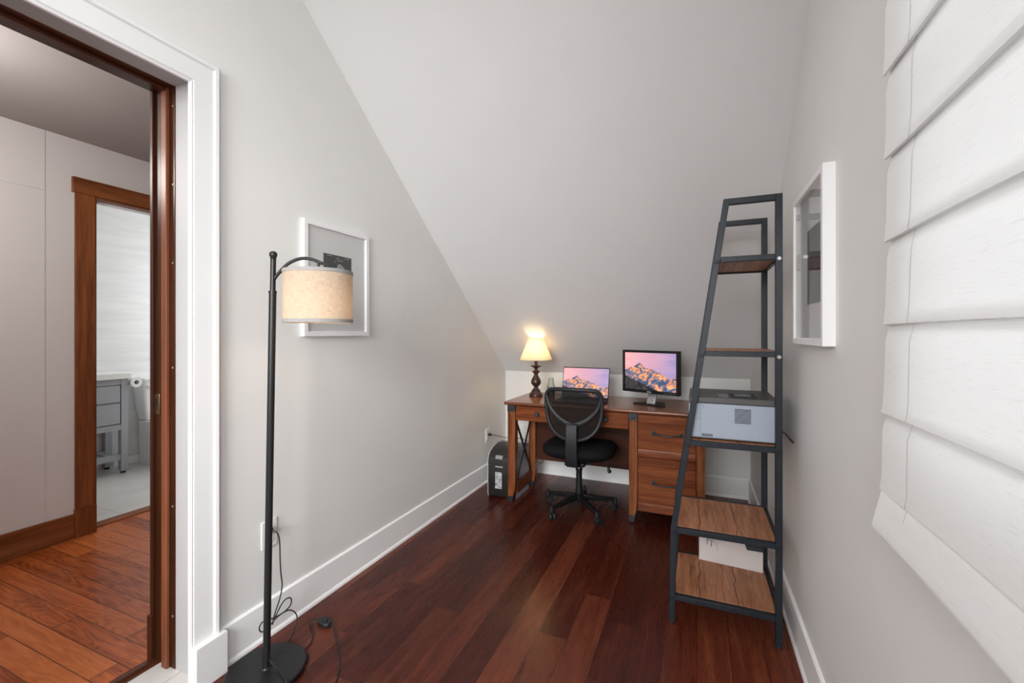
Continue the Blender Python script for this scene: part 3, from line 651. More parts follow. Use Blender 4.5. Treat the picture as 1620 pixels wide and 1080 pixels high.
fsw = fs.build('foot_switch', 'black_rubber', t, loc=loc_((-1.507, 1.458, 0.001)), rot=(0, 0, R(-12)), bevel=0.005)
MB().lathe([(0.011, 0.019), (0.011, 0.024), (0.008, 0.027), (0, 0.027)], (0.004, 0, 0), 20).build('foot_button', 'grey_plastic', fsw, smooth=True)

# ------------------------------------------------------------------ desk
DX0, DX1, DY0, DY1, DZ = -1.337, 0.062, 3.028, 3.632, 0.768
desk = thing('desk', 'cherry wood writing desk with file drawers and dark metal corner brackets', 'desk', ((DX0 + DX1) / 2, (DY0 + DY1) / 2, 0))
dl = (-(DX0 + DX1) / 2, -(DY0 + DY1) / 2, 0)
def D(name, mb, mat, parent=desk, **k): return mb.build(name, mat, parent, loc=dl if parent is desk else (0, 0, 0), **k)
D('desk_top', MB().prism([(DY0 - .006, DZ - 0.004), (DY0 - 0.008, DZ - .012), (DY0 + 0.004, DZ - 0.024), (DY1, DZ - 0.024), (DY1, DZ), (DY0 - 0.002, DZ)], DX0, DX1 + .006, 'x'), 'desk_top', bevel=0.002)
LZ = DZ - 0.0245
def leg(x0, x1, y0, y1, zb=0.052):
    m = MB()
    def sect(z, t): return [(x0, y0, z), (x1 - t, y0, z), (x1 - t, y1, z), (x0, y1, z)]
    lp = [sect(LZ, 0), sect(0.16, 0), sect(0.10, 0.004), sect(zb, 0.016)]
    m.rects(lp); m.b.verts.ensure_lookup_table()
    n = len(m.b.verts); m.b.faces.new([m.b.verts[i] for i in range(4)]); m.b.faces.new([m.b.verts[i] for i in range(n - 4, n)])
    l = D('leg', m, 'desk_z', bevel=0.002)
    f = MB(); f.rects([[(x0 - .001, y0 - .001, zb + .004), (x1 - 0.015, y0 - .001, zb + .004), (x1 - .015, y1 + .001, zb + .004), (x0 - .001, y1 + .001, zb + .004)], [(x0 - .001, y0 - .001, 0.012), (x1 - 0.022, y0 - .001, 0.012), (x1 - .022, y1 + .001, 0.012), (x0 - .001, y1 + .001, 0.012)]])
    f.b.verts.ensure_lookup_table(); f.b.faces.new([f.b.verts[i] for i in range(4)]); f.b.faces.new([f.b.verts[i] for i in range(4, 8)])
    f.lathe([(0.012, 0.0), (0.014, 0.004), (0.012, 0.012)], ((x0 + x1 - 0.02) / 2, (y0 + y1) / 2, 0), 16)
    f.build('metal_foot', 'dark_metal', l)
    return l
def bracket(l, x0, x1, y0):
    m = MB().box(x0 - 0.0015, x1 + 0.0015, y0 - 0.003, y0 + 0.05, LZ - 0.050, LZ - 0.001); br = m.build('corner_bracket', 'dark_metal', l, bevel=0.001)
    MB().lathe([(0.010, -0.003), (0.008, -0.007), (0.0, -0.0085)], ((x0 + x1) / 2, y0 - 0.0003, LZ - 0.026), 8, 'y').build('bolt', 'dark_metal', br)
fy = DY0 + 0.016
l1 = leg(-1.316, -1.256, fy, fy + 0.06); bracket(l1, -1.316, -1.256, fy)
l2 = leg(-1.290, -1.230, 3.425, 3.485)
l3 = leg(-0.4215, -0.3665, fy, fy + 0.06); bracket(l3, -0.4215, -0.3665, fy)
l4 = leg(0.0, 0.052, fy, fy + 0.055); bracket(l4, 0.0, 0.052, fy)
l5 = leg(0.0, 0.052, 3.565, 3.62)
# left end frame
D('left_rail', MB().box(-1.276, -1.258, fy + 0.06, 3.425, 0.062, 0.150), 'desk_x', bevel=0.002)
D('left_top_rail', MB().box(-1.276, -1.258, fy + 0.06, 3.425, 0.62, LZ - 0.001), 'desk_x', bevel=0.002)
D('cross_brace', MB().bar((-1.271, fy + 0.06, 0.615), (-1.271, 3.425, 0.155), 0.007, 0.021), 'dark_metal')
D('cross_brace', MB().bar((-1.263, fy + 0.06, 0.155), (-1.263, 3.425, 0.615), 0.007, 0.021), 'dark_metal')
# front apron drawers
D('apron_rail', MB().box(-1.256, -0.4215, fy + 0.018, fy + 0.036, 0.628, LZ - 0.001), 'desk_back')
for x0, x1, kx in ((-1.252, -0.842, -1.08), (-0.838, -0.426, -0.578)):
    dr = D('pencil_drawer', MB().box(x0, x1, fy + 0.002, fy + 0.0175, 0.632, LZ - 0.006), 'desk_x', bevel=0.002)
    kp = MB().box(kx - 0.018, kx + 0.018, fy - 0.001, fy + 0.0018, 0.668, 0.704).build('knob_plate', 'dark_metal', dr, bevel=0.001)
    MB().lathe([(0.006, -0.001), (0.006, -0.012), (0.012, -0.018), (0.011, -0.024), (0.0, -0.027)], (kx, fy, 0.686), 16, 'y').build('knob', 'dark_metal', dr, smooth=True)
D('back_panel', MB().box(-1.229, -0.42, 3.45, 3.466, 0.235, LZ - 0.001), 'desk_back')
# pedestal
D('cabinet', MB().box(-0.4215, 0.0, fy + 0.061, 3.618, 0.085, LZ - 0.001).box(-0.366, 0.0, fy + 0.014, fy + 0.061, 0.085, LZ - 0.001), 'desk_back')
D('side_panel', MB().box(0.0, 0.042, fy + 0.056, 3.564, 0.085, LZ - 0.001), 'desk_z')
for z0, z1, nm in ((0.455, 0.738, 'file_drawer'), (0.095, 0.450, 'file_drawer')):
    x0, x1 = -0.362, -0.004
    dr = D(nm, MB().box(x0, x1, fy + 0.006, fy + 0.0138, z0, z1), 'desk_x', bevel=0.001)
    MB().box(x0, x1, fy - 0.002, fy + 0.0058, z1 - 0.052, z1).build('drawer_rail', 'desk_x', dr, bevel=0.002)
    MB().prism([(fy + 0.0058, z0), (fy - 0.003, z0), (fy - 0.003, z0 + 0.046), (fy - 0.001, z0 + 0.052), (fy + 0.0058, z0 + 0.056)], x0, x1, 'x').build('drawer_rail', 'desk_x', dr, bevel=0.001)
    hz = 0.617 if z0 > 0.4 else 0.288
    h = MB(); hp = smooth_pts([(-0.262, fy - 0.002, hz + .002), (-0.255, fy - 0.016, hz), (-0.20, fy - 0.028, hz - 0.004), (-0.15, fy - 0.028, hz - 0.004), (-0.095, fy - 0.016, hz), (-0.088, fy - 0.002, hz + .002)], 5)
    h.tube(hp, 0.0055, 10); h.box(-0.274, -0.250, fy - 0.001, fy + 0.0056, hz - 0.014, hz + 0.016); h.box(-0.100, -0.076, fy - 0.001, fy + 0.0056, hz - 0.014, hz + 0.016)
    h.build('drawer_handle', 'dark_metal', dr, smooth=True)

# ------------------------------------------------------------------ table lamp
t = thing('table_lamp', 'lit table lamp with turned bronze base and cream tapered shade on the desk corner', 'table lamp', (-1.217, 3.404, DZ))
pr = [(0.056, 0.0), (0.058, 0.006), (0.056, 0.014), (0.050, 0.022), (0.040, 0.034), (0.036, 0.042), (0.034, 0.050), (0.020, 0.062), (0.017, 0.072), (0.020, 0.080), (0.032, 0.090), (0.041, 0.104), (0.042, 0.118), (0.036, 0.138), (0.024, 0.158), (0.017, 0.172), (0.017, 0.184), (0.030, 0.193), (0.033, 0.200), (0.026, 0.207), (0.014, 0.214), (0.012, 0.222), (0.020, 0.232), (0.036, 0.240), (0.045, 0.247), (0.046, 0.250), (0.014, 0.251)]
MB().lathe(pr, seg=40).build('base', 'lamp_bronze', t, smooth=True, angle=60)
MB().lathe([(0.0135, 0.250), (0.0135, 0.33)], seg=24).build('stem', 'lamp_bronze', t, smooth=True)
sh = MB().lathe([(0.133, 0.300), (0.0585, 0.475)], seg=72, close=False).build('lamp_shade', 'pleat', t, smooth=True)
MB().lathe([(0.134, 0.296), (0.1345, 0.302), (0.132, 0.304), (0.1315, 0.297)], seg=72, close=False).build('shade_rim', 'pleat', sh, smooth=True)
MB().lathe([(0.059, 0.471), (0.0597, 0.477), (0.0575, 0.477), (0.0573, 0.471)], seg=72, close=False).build('shade_rim', 'pleat', sh, smooth=True)
MB().lathe([(0.012, 0.33), (0.014, 0.345), (0.028, 0.375), (0.029, 0.392), (0.018, 0.412), (0, 0.418)], seg=24).build('bulb', 'bulb2', t, smooth=True)
h = MB()
for k in range(3):
    q = 2 * PI * k / 3; h.tube([(0.012 * math.cos(q), 0.012 * math.sin(q), 0.33), (0.036 * math.cos(q), 0.036 * math.sin(q), 0.38), (0.030 * math.cos(q), 0.030 * math.sin(q), 0.43), (0, 0, 0.455), ], 0.0012, 6)
    h.tube([(0, 0, 0.455), (0.058 * math.cos(q), 0.058 * math.sin(q), 0.472)], 0.0012, 6)
h.build('harp', 'brass', t)

# glass carafe on the desk
t = thing('glass_tumbler', 'small tapered clear glass with a dark foot between table lamp and laptop', 'glass', (-1.095, 3.43, DZ))
def glassy():
    s = NT('clear_tinted_glass'); s.set(Base_Color=(0.82, 0.86, 0.84, 1), Roughness=0.03); s.b.inputs['Transmission Weight'].default_value = 1.0; s.b.inputs['IOR'].default_value = 1.45; return s.m
M['carafe'] = glassy()
MB().lathe([(0.030, 0.060), (0.034, 0.064), (0.033, 0.075), (0.019, 0.146), (0.021, 0.150), (0.016, 0.150), (0.015, 0.146), (0.028, 0.078), (0.026, 0.068)], seg=14, close=False).build('glass_body', 'carafe', t)
MB().lathe([(0.026, 0.0), (0.030, 0.004), (0.034, 0.060), (0.0, 0.060)], seg=28).build('dark_foot', 'black_plastic', t, smooth=True)

# ------------------------------------------------------------------ laptop
t = thing('laptop', 'open slim laptop showing a sunset mountain picture, behind the office chair', 'laptop', (-0.797, 3.20, DZ + 0.001), R(-3))
ba = MB().box(-0.184, 0.184, -0.115, 0.115, 0.002, 0.016).build('keyboard_base', 'black_plastic', t, bevel=0.003)
ky = MB()
for r in range(5):
    for c in range(13):
        ky.box(-0.148 + c * 0.0228, -0.148 + c * 0.0228 + 0.020, -0.010 + r * 0.021, 0.008 + r * 0.021, 0.0165, 0.018)
kb = ky.build('keys', 'grey_plastic', ba)
MB().box(-0.055, 0.055, -0.095, -0.025, 0.0162, 0.0168).build('touchpad', 'grey_plastic', ba)
LH = 0.238; tilt = R(14)
lid = MB().box(-0.184, 0.184, -0.003, 0.003, 0, LH).build('lid', 'black_plastic', t, loc=(0, 0.112, 0.017), rot=(-tilt, 0, 0), bevel=0.002)
sw, shh = 0.358, 0.219
MB().box(-sw / 2, sw / 2, -0.0008, 0.0002, -shh / 2, shh / 2).build('screen', screen_mat(sw, shh), lid, loc=(0, -0.0036, 0.121))
MB().tube([(-0.14, 0.112, 0.016), (0.14, 0.112, 0.016)], 0.005, 12).build('hinge', 'black_plastic', t, smooth=True)

# ------------------------------------------------------------------ monitor
t = thing('computer_monitor', 'black bezel monitor on a silver stand at the desk\'s right end', 'monitor', (-0.300, 3.295, DZ), R(-24))
MW, MH, MZ = 0.436, 0.306, 0.085
fr = MB(); y0_, y1_ = -0.028, 0.012; bz = 0.017
fr.box(-MW / 2, -MW / 2 + bz, y0_, y1_, MZ, MZ + MH); fr.box(MW / 2 - bz, MW / 2, y0_, y1_, MZ, MZ + MH)
fr.box(-MW / 2 + bz, MW / 2 - bz, y0_, y1_, MZ, MZ + 0.022); fr.box(-MW / 2 + bz, MW / 2 - bz, y0_, y1_, MZ + MH - bz, MZ + MH)
bzl = fr.build('bezel', 'black_plastic', t)
MB().prism([(-MW / 2 + .01, 0.012), (MW / 2 - .01, 0.012), (MW / 2 - .05, 0.035), (-MW / 2 + .05, 0.035)], MZ + 0.01, MZ + MH - 0.01, 'z').build('rear_shell', 'black_plastic', t, bevel=0.003)
sw, shh = MW - 2 * bz, MH - 0.022 - bz
MB().box(-sw / 2, sw / 2, -0.001, 0.001, -shh / 2, shh / 2).build('screen', screen_mat(sw, shh), t, loc=(0, -0.020, MZ + 0.022 + shh / 2))
m = MB()
for k in range(5): m.box(0.115 + k * 0.017, 0.121 + k * 0.017, y0_ - 0.0008, y0_, MZ + 0.008, MZ + 0.013)
m.build('buttons', 'silver', bzl)
tx = bpy.data.curves.new('logo', 'FONT'); tx.body = 'DELL'; tx.size = 0.017; tx.extrude = 0.0003; tx.align_x = 'CENTER'
me = bpy.data.meshes.new_from_object(bpy.data.objects.new('tmp', tx)); lo = bpy.data.objects.new('logo_lettering', me); C.objects.link(lo); lo.parent = bzl
me.materials.clear(); me.materials.append(M['mark']); lo.location = (0, y0_ - 0.0004, MZ + 0.0045); lo.rotation_euler = (R(90), 0, 0)
MB().prism([(-0.035, 0.008), (0.020, 0.135), (0.032, 0.135), (0.040, 0.12), (-0.008, 0.008)], -0.032, 0.032, 'x').build('stand_neck', 'silver', t, loc=(0, 0.02, 0), bevel=0.004)
MB().prism([(-0.125, -0.055), (-0.100, -0.075), (-0.030, -0.060), (0.030, -0.060), (0.100, -0.075), (0.125, -0.055), (0.050, 0.085), (-0.050, 0.085)], 0.0, 0.010, 'z').build('stand_foot', 'black_plastic', t, loc=(0, 0.02, 0), bevel=0.003)

# ------------------------------------------------------------------ office chair
t = thing('office_chair', 'black office chair with netting back in front of the desk', 'office chair', (-0.790, 3.118, 0))
CXo = 0.022           # seat and back sit a little right of the base
# seat
lo_ = []
def sup(a, b_, z, n=3.0, cy=0.0, k=40):
    o = []
    for i in range(k):
        q = 2 * PI * i / k; c_, s_ = math.cos(q), math.sin(q)
        o.append((a * abs(c_) ** (2 / n) * (1 if c_ >= 0 else -1) + CXo, cy + b_ * abs(s_) ** (2 / n) * (1 if s_ >= 0 else -1), z - (0.020 * (s_ > 0.3) * (s_ - .3))))
    return o
for a, b_, z in ((0.17, 0.15, 0.418), (0.215, 0.195, 0.424), (0.243, 0.222, 0.440), (0.252, 0.230, 0.462), (0.250, 0.229, 0.485), (0.232, 0.212, 0.503), (0.18, 0.16, 0.512), (0.09, 0.08, 0.511), (0.01, 0.01, 0.509)):
    lo_.append(sup(a, b_, z, 3.2 if a > .1 else 2.2, -0.035))
b = MB(); b_, Lr = b.rects(lo_); b.b.faces.new(Lr[0][::-1]); b.b.faces.new(Lr[-1])
b.build('seat', 'black_cloth', t, smooth=True, angle=80)
MB().lathe([(0.155, 0.402), (0.165, 0.408), (0.165, 0.4175)], (CXo, -0.035, 0), 32).build('seat_shell', 'black_plastic', t, smooth=True)
MB().box(CXo - 0.07, CXo + 0.07, -0.20, 0.08, 0.372, 0.4015).build('tilt_mechanism', 'black_plastic', t, bevel=0.008)
# backrest
BY = -0.262
def back_y(x, z): return BY + 0.9 * x * x * 0.8 + (0.55 * (z - 0.70) ** 2) * (-0.3)
half = [(0, 0.906), (0.06, 0.906), (0.12, 0.905), (0.165, 0.900), (0.188, 0.885), (0.197, 0.862), (0.199, 0.83), (0.198, 0.79), (0.195, 0.745), (0.188, 0.705), (0.172, 0.662), (0.145, 0.622), (0.108, 0.592), (0.06, 0.573), (0, 0.567)]
half = [(x * 0.965, z) for x, z in half]
full = half + [(-x, z) for x, z in half[-2:0:-1]]
cx_ = CXo + 0.006
loops = []
for x, z in full:
    pass
b = MB(); rings = []
nF = len(full)
for i, (x, z) in enumerate(full):
    px, pz = full[i - 1]; nx, nz = full[(i + 1) % nF]
    d = Vector((nx - px, 0, nz - pz)).normalized(); nrm = Vector((d.z, 0, -d.x))
    wv = 0.0145
    c = Vector((x + cx_, back_y(x, z), z))
    rings.append([b.b.verts.new(c + nrm * p + Vector((0, q, 0))) for p, q in ((-wv, -0.006), (-wv * 0.5, -0.013), (wv * 0.5, -0.013), (wv, -0.006), (wv, 0.008), (-wv, 0.008))])
for i in range(nF):
    A, B = rings[i], rings[(i + 1) % nF]
    for k in range(6): b.b.faces.new((A[k], A[(k + 1) % 6], B[(k + 1) % 6], B[k]))
fr = b.build('backrest_frame', 'grey_plastic', t, subsurf=1)
b = MB(); ins = [(x * 0.95, 0.737 + (z - 0.737) * 0.95) for x, z in full]
cv = b.b.verts.new((cx_, back_y(0, .737) + 0.004, 0.737)); rg = []
for f_ in (0.33, 0.66, 1.0): rg.append([b.b.verts.new((x * f_ + cx_, back_y(x * f_, 0.737 + (z - .737) * f_) + 0.004, 0.737 + (z - 0.737) * f_)) for x, z in ins])
for i in range(nF):
    b.b.faces.new((cv, rg[0][i], rg[0][(i + 1) % nF]))
    for q in range(2): b.b.faces.new((rg[q][i], rg[q + 1][i], rg[q + 1][(i + 1) % nF], rg[q][(i + 1) % nF]))
b.build('backrest_net', 'netting', t, smooth=True)
for sgn in (-1, 1):
    pts = smooth_pts([(0.0, 0, 0.662), (0.05, 0, 0.682), (0.10, 0, 0.712), (0.145, 0, 0.755), (0.172, 0, 0.80), (0.188, 0, 0.855)], 4)
    m = MB(); prev = None
    for i, p in enumerate(pts):
        d = (pts[min(i + 1, len(pts) - 1)] - pts[max(i - 1, 0)]).normalized(); nn = Vector((d.z, 0, -d.x)); wv = 0.019 - 0.009 * i / len(pts)
        x = p.x * sgn; n_ = Vector((nn.x * sgn, 0, nn.z)); c = Vector((x + cx_, back_y(x, p.z) - 0.003, p.z))
        ring = [m.b.verts.new(c + n_ * a_ + Vector((0, q, 0))) for a_, q in ((-wv, 0.004), (-wv, -0.008), (-wv * .4, -0.013), (wv * .4, -0.013), (wv, -0.008), (wv, 0.004))]
        if prev:
            for k in range(6): m.b.faces.new((prev[k], prev[(k + 1) % 6], ring[(k + 1) % 6], ring[k]))
        prev = ring
    m.build('back_strut', 'grey_plastic', t, smooth=True, angle=50)
sp_ = MB(); pr = [(BY - 0.030, 0.682), (BY - 0.040, 0.66), (BY - 0.045, 0.55), (BY - 0.040, 0.44), (BY - 0.020, 0.392), (BY + 0.10, 0.375), (BY + 0.10, 0.395), (BY + 0.0, 0.41), (BY - 0.012, 0.45), (BY - 0.014, 0.56), (BY - 0.008, 0.682)]
sp_.prism(pr, cx_ - 0.039, cx_ + 0.039, 'x'); sp_.build('back_spine', 'grey_plastic', t, bevel=0.006, seg=3)
# column and base
MB().lathe([(0.0135, 0.30), (0.0135, 0.375)], (0.006, 0, 0), 24).build('gas_piston', 'silver', t, smooth=True)
MB().lathe([(0.026, 0.10), (0.026, 0.15), (0.0235, 0.16), (0.0215, 0.29), (0.0255, 0.295), (0.0255, 0.305), (0.014, 0.306)], (0.006, 0, 0), 28).build('column_tube', 'black_plastic', t, smooth=True)
MB().lathe([(0.026, 0.072), (0.036, 0.080), (0.038, 0.115), (0.030, 0.126), (0.020, 0.130)], (0.006, 0, 0), 28).build('hub', 'black_plastic', t, smooth=True)
for k in range(5):
    q = R(-121 + 72 * k); cq, sq = math.cos(q), math.sin(q)
    ex, ey = 0.006 + 0.262 * cq, 0.262 * sq
    lg = MB(); lg.bar((0.006 + 0.02 * cq, 0.02 * sq, 0.102), (ex, ey, 0.078), 0.040, 0.040, ta=1.0, tb=0.62)
    l = lg.build('base_leg', 'black_plastic', t, bevel=0.006)
    MB().lathe([(0.0155, 0.052), (0.0165, 0.066), (0.013, 0.092), (0, 0.096)], (ex, ey, 0), 20).build('caster_stem', 'grey_plastic', l, smooth=True)
    sw_ = q + R(60 + 40 * k)
    mt = Matrix.Translation((ex + 0.010 * math.cos(sw_), ey + 0.010 * math.sin(sw_), 0)) @ Matrix.Rotation(sw_, 4, 'Z')
    cs = MB()
    for yy in (-0.021, 0.004):
        n0 = len(cs.b.verts); cs.lathe([(0.010, yy), (0.0235, yy + 0.001), (0.025, yy + 0.004), (0.025, yy + 0.013), (0.0235, yy + 0.016), (0.010, yy + 0.017)], (0, 0, 0.025), 24, 'y')
    cs.box(-0.018, 0.012, -0.004, 0.004, 0.030, 0.053)
    for v in cs.b.verts: v.co = mt @ v.co
    cs.build('caster', 'grey_plastic', l, smooth=True, angle=40)
lv = MB(); lv.tube([(CXo + 0.06, -0.09, 0.392), (CXo + 0.17, -0.085, 0.396), (CXo + 0.205, -0.085, 0.392), (CXo + 0.212, -0.085, 0.37)], 0.004, 8); lv.tube([(CXo + 0.209, -0.085, 0.378), (CXo + 0.212, -0.085, 0.352), (CXo + 0.218, -0.085, 0.335), (CXo + 0.219, -0.085, 0.325)], [0.009, 0.008, 0.015, 0.010], 14)
lv.build('height_lever', 'black_plastic', t, smooth=True)

# ------------------------------------------------------------------ paper shredder
t = thing('paper_shredder', 'black fronted paper shredder with white sides behind the desk\'s left leg', 'shredder', (-1.400, 3.262, 0), R(-1))
sidep = [(-0.150, 0.018), (-0.140, 0.0), (0.135, 0.0), (0.147, 0.012), (0.150, 0.34), (0.140, 0.376), (0.11, 0.386), (0.02, 0.388), (-0.06, 0.372), (-0.115, 0.345), (-0.140, 0.318), (-0.151, 0.28)]
for a, c in ((-0.117, -0.112), (0.112, 0.117)):
    MB().prism(sidep, a, c, 'x').build('side_shell', 'shred_white', t, bevel=0.003)
ins = [(y * 0.985 - 0.001, 0.006 + z * 0.975) for y, z in sidep]
bd = MB().prism(ins, -0.1108, 0.1108, 'x').build('body', 'shred_black', t, bevel=0.004)
MB().box(-0.050, 0.008, -0.1515, -0.1475, 0.070, 0.200).build('bin_window', 'paper', t, bevel=0.002)
m = MB()
k = -0.048
while k < 0.010:
    q = random.uniform(0.004, 0.009); m.box(k, k + q, -0.1512, -0.1485, 0.238, 0.245); k += q + 0.0012
m.build('brand_lettering', 'mark', t)
MB().prism([(-0.1450, 0.300), (-0.1315, 0.324), (-0.1340, 0.3265), (-0.1485, 0.302)], -0.050, 0.010, 'x').build('silver_handle', 'silver', t)
MB().box(-0.085, 0.085, 0.03, 0.046, 0.378, 0.3850).build('paper_slot', 'slot', t)

# charger cord from the far outlet
t = thing('charger_cord', 'black charger cord looping from the outlet under the left of the desk', 'cord', (XL + 0.01, 3.44, 0.395))
o0 = Vector((XL + 0.01, 3.44, 0.395))
cp = [(-1.652, 3.44, 0.402), (-1.60, 3.46, 0.395), (-1.52, 3.50, 0.375), (-1.42, 3.52, 0.375), (-1.34, 3.52, 0.36), (-1.295, 3.535, 0.31), (-1.27, 3.55, 0.23), (-1.245, 3.55, 0.175), (-1.21, 3.55, 0.185), (-1.195, 3.55, 0.235), (-1.20, 3.55, 0.32), (-1.21, 3.56, 0.50)]
cc = MB().tube([Vector(p) - o0 for p in smooth_pts(cp, 6)], 0.0025, 8).build('cord', 'black_rubber', t, smooth=True)
MB().box(-0.001, 0.024, -0.011, 0.011, -0.002, 0.018).build('plug', 'black_rubber', t, bevel=0.003)

# ------------------------------------------------------------------ shelf tower
SY0, SY1 = 2.060, 2.495
t = thing('shelf_tower', 'five tier slate metal shelf tower with rustic wooden boards against the right wall', 'shelf', (0.11, (SY0 + SY1) / 2, 0))
so = (-0.11, -(SY0 + SY1) / 2, 0)
def S(name, mb, mat, parent=None, **k): return mb.build(name, mat, parent or t, loc=so if parent is None else (0, 0, 0), **k)
TB = 0.025
XRP = 0.322          # outer face of the upright posts
def xl(z):           # outer face of the leaning legs
    return -0.113 + 0.008 * z / 0.425 if z < 0.425 else -0.105 + (0.106 + 0.105) * (z - 0.425) / (1.850 - 0.425)
levels = [0.129, 0.425, 0.815, 1.206, 1.606]
for yc in (SY0 + TB / 2, SY1 - TB / 2):
    up = S('upright_post', MB().box(XRP - TB, XRP, yc - TB / 2, yc + TB / 2, 0.006, 1.850), 'steel', bevel=0.0015)
    MB().lathe([(0.011, 0.0), (0.012, 0.003), (0.010, 0.0065)], (XRP - TB / 2, yc, 0), 16).build('foot_glide', 'black_plastic', up)
    lm = MB()
    def sec(z): x = xl(z); return [(x, yc - TB / 2, z), (x + TB, yc - TB / 2, z), (x + TB, yc + TB / 2, z), (x, yc + TB / 2, z)]
    _, Lr = lm.rects([sec(0.006), sec(0.425), sec(1.850)]); lm.b.faces.new(Lr[0][::-1]); lm.b.faces.new(Lr[-1])
    ll = S('leaning_leg', lm, 'steel', bevel=0.0015)
    MB().lathe([(0.011, 0.0), (0.012, 0.003), (0.010, 0.0065)], (xl(0) + TB / 2, yc, 0), 16).build('foot_glide', 'black_plastic', ll)
    S('top_bar', MB().box(xl(1.84) + TB - 0.001, XRP - TB, yc - TB / 2, yc + TB / 2, 1.825, 1.850), 'steel', bevel=0.0015)
    for z in levels:
        S('shelf_rail', MB().box(xl(z) + TB * 0.96, XRP - TB, yc - TB / 2, yc + TB / 2, z - 0.023, z), 'steel', bevel=0.0015)
        if yc < 2.2:
            for xx, pp in ((XRP - TB / 2, up), (xl(z - 0.02) + TB / 2, ll)):
                bo = MB().lathe([(0.0085, 0.0), (0.0085, -0.003), (0.0065, -0.0055), (0.003, -0.0055), (0.003, -0.003)], (xx, SY0, z - 0.021), 20, 'y').build('bolt', 'silver' if xx > 0.2 and z > 1 else 'steel', pp, smooth=True)
for z in levels:
    x0 = xl(z)
    S('side_rail', MB().box(x0 + 0.004, x0 + 0.020, SY0 + TB, SY1 - TB, z - 0.022, z - 0.0005), 'steel')
    S('side_rail', MB().box(XRP - 0.018, XRP - 0.002, SY0 + TB, SY1 - TB, z - 0.022, z - 0.0005), 'steel')
    bd = S('shelf_board', MB().box(x0 + 0.021, XRP - 0.019, SY0 + TB + 0.0005, SY1 - TB - .0005, z - 0.016, z + 0.001), 'shelfwood', bevel=0.001)
S('cable_bracket', MB().prism([(0.186, 0.4018), (0.194, 0.378), (0.256, 0.378), (0.256, 0.4018)], SY0 + 0.006, SY0 + 0.020, 'y'), 'steel')

# printer
t = thing('laser_printer', 'pale grey laser printer with dark lid on the middle shelf', 'printer', (0.135, 2.262, 0.817))
bdy = MB().box(-0.160, 0.178, -0.162, 0.160, 0.006, 0.158).build('body', 'printer_grey', t, bevel=0.006)
MB().box(-0.13, 0.16, -0.14, 0.14, 0.0, 0.006).build('base_feet', 'slot', t)
ld = MB(); ld.box(-0.166, 0.180, -0.164, 0.162, 0.1585, 0.186); l_ = ld.build('lid', 'printer_dark', t, bevel=0.004)
tr = MB(); tr.prism([(0.000, 0.1868), (0.105, 0.1868), (0.098, 0.1900), (0.008, 0.1900)], -0.135, -0.02, 'y'); tr.build('output_tray_rim', 'slot', l_)
MB().prism([(0.020, 0.1904), (0.085, 0.1904), (0.050, 0.1915)], -0.120, -0.04, 'y').build('paper_guide', 'printer_mid', l_)
MB().box(-0.045, -0.005, -0.14, -0.03, 0.1864, 0.1875).build('control_panel', 'printer_mid', l_)
for x0 in (-0.166,): MB().box(x0 + 0.01, x0 + 0.10, -0.12, -0.06, 0.1862, 0.1885).build('button_row', 'printer_dark', l_)
gm = MB()
for k in range(11):
    gm.box(0.016, 0.078, -0.1630, -0.1616, 0.080 + k * 0.0058, 0.083 + k * 0.0058)
gm.build('vent_grille', 'slot', bdy)
MB().box(0.010, 0.084, -0.1626, -0.1618, 0.074, 0.148).build('vent_surround', 'printer_grey', bdy)
gm = MB()
for k in range(8): gm.box(-0.112 + k * 0.0055, -0.109 + k * 0.0055, -0.1630, -0.1616, 0.014, 0.026)
gm.build('lower_vent', 'slot', bdy)
gm = MB(); gm.box(-0.1195, -0.118, -0.1625, -0.1616, 0.008, 0.156); gm.box(-0.158, -0.118, -0.1625, -0.1616, 0.088, 0.0893)
gm.box(-0.118, -0.108, -0.1625, -0.1616, 0.148, 0.1495); gm.box(-0.1085, -0.107, -0.1625, -0.1616, 0.135, 0.1495)
gm.build('panel_seam', 'printer_mid', bdy)
MB().box(-0.1665, -0.1605, -0.150, 0.150, 0.015, 0.150).build('front_cover', 'printer_grey', bdy, bevel=0.003)
MB().tube(smooth_pts([(0.176, -0.10, 0.055), (0.205, -0.11, 0.045), (0.226, -0.115, 0.022), (0.238, -0.115, 0.006)], 5), 0.004, 8).build('power_cord', 'black_rubber', t, smooth=True)

# carton on the bottom shelf
t = thing('cardboard_box', 'white printed carton standing at the back of the bottom shelf', 'box', (0.155, 2.438, 0.1302), R(-5))
MB().box(-0.142, 0.142, -0.018, 0.020, 0.0, 0.215).build('carton', 'cardboard', t, bevel=0.001)
m = MB(); m2 = MB()
for k, (x, hh, bold) in enumerate([(-0.104, .080, 1), (-0.096, .055, 1), (-0.085, .080, 1), (-0.076, .062, 1), (-0.066, .068, 0), (-0.057, .100, 0), (-0.045, .060, 0)]):
    z = 0.200
    zend = 0.200 - hh - 0.035
    tgt = m if bold else m2
    while z > zend:
        q = random.uniform(0.004, 0.010); wd = 0.0022 if bold else 0.0014
        tgt.box(x - wd, x + wd, -0.0186, -0.0181, z - q, z); z -= q + 0.0018
m.build('bold_lettering', 'ink', t); m2.build('fine_lettering', 'ink_light', t)

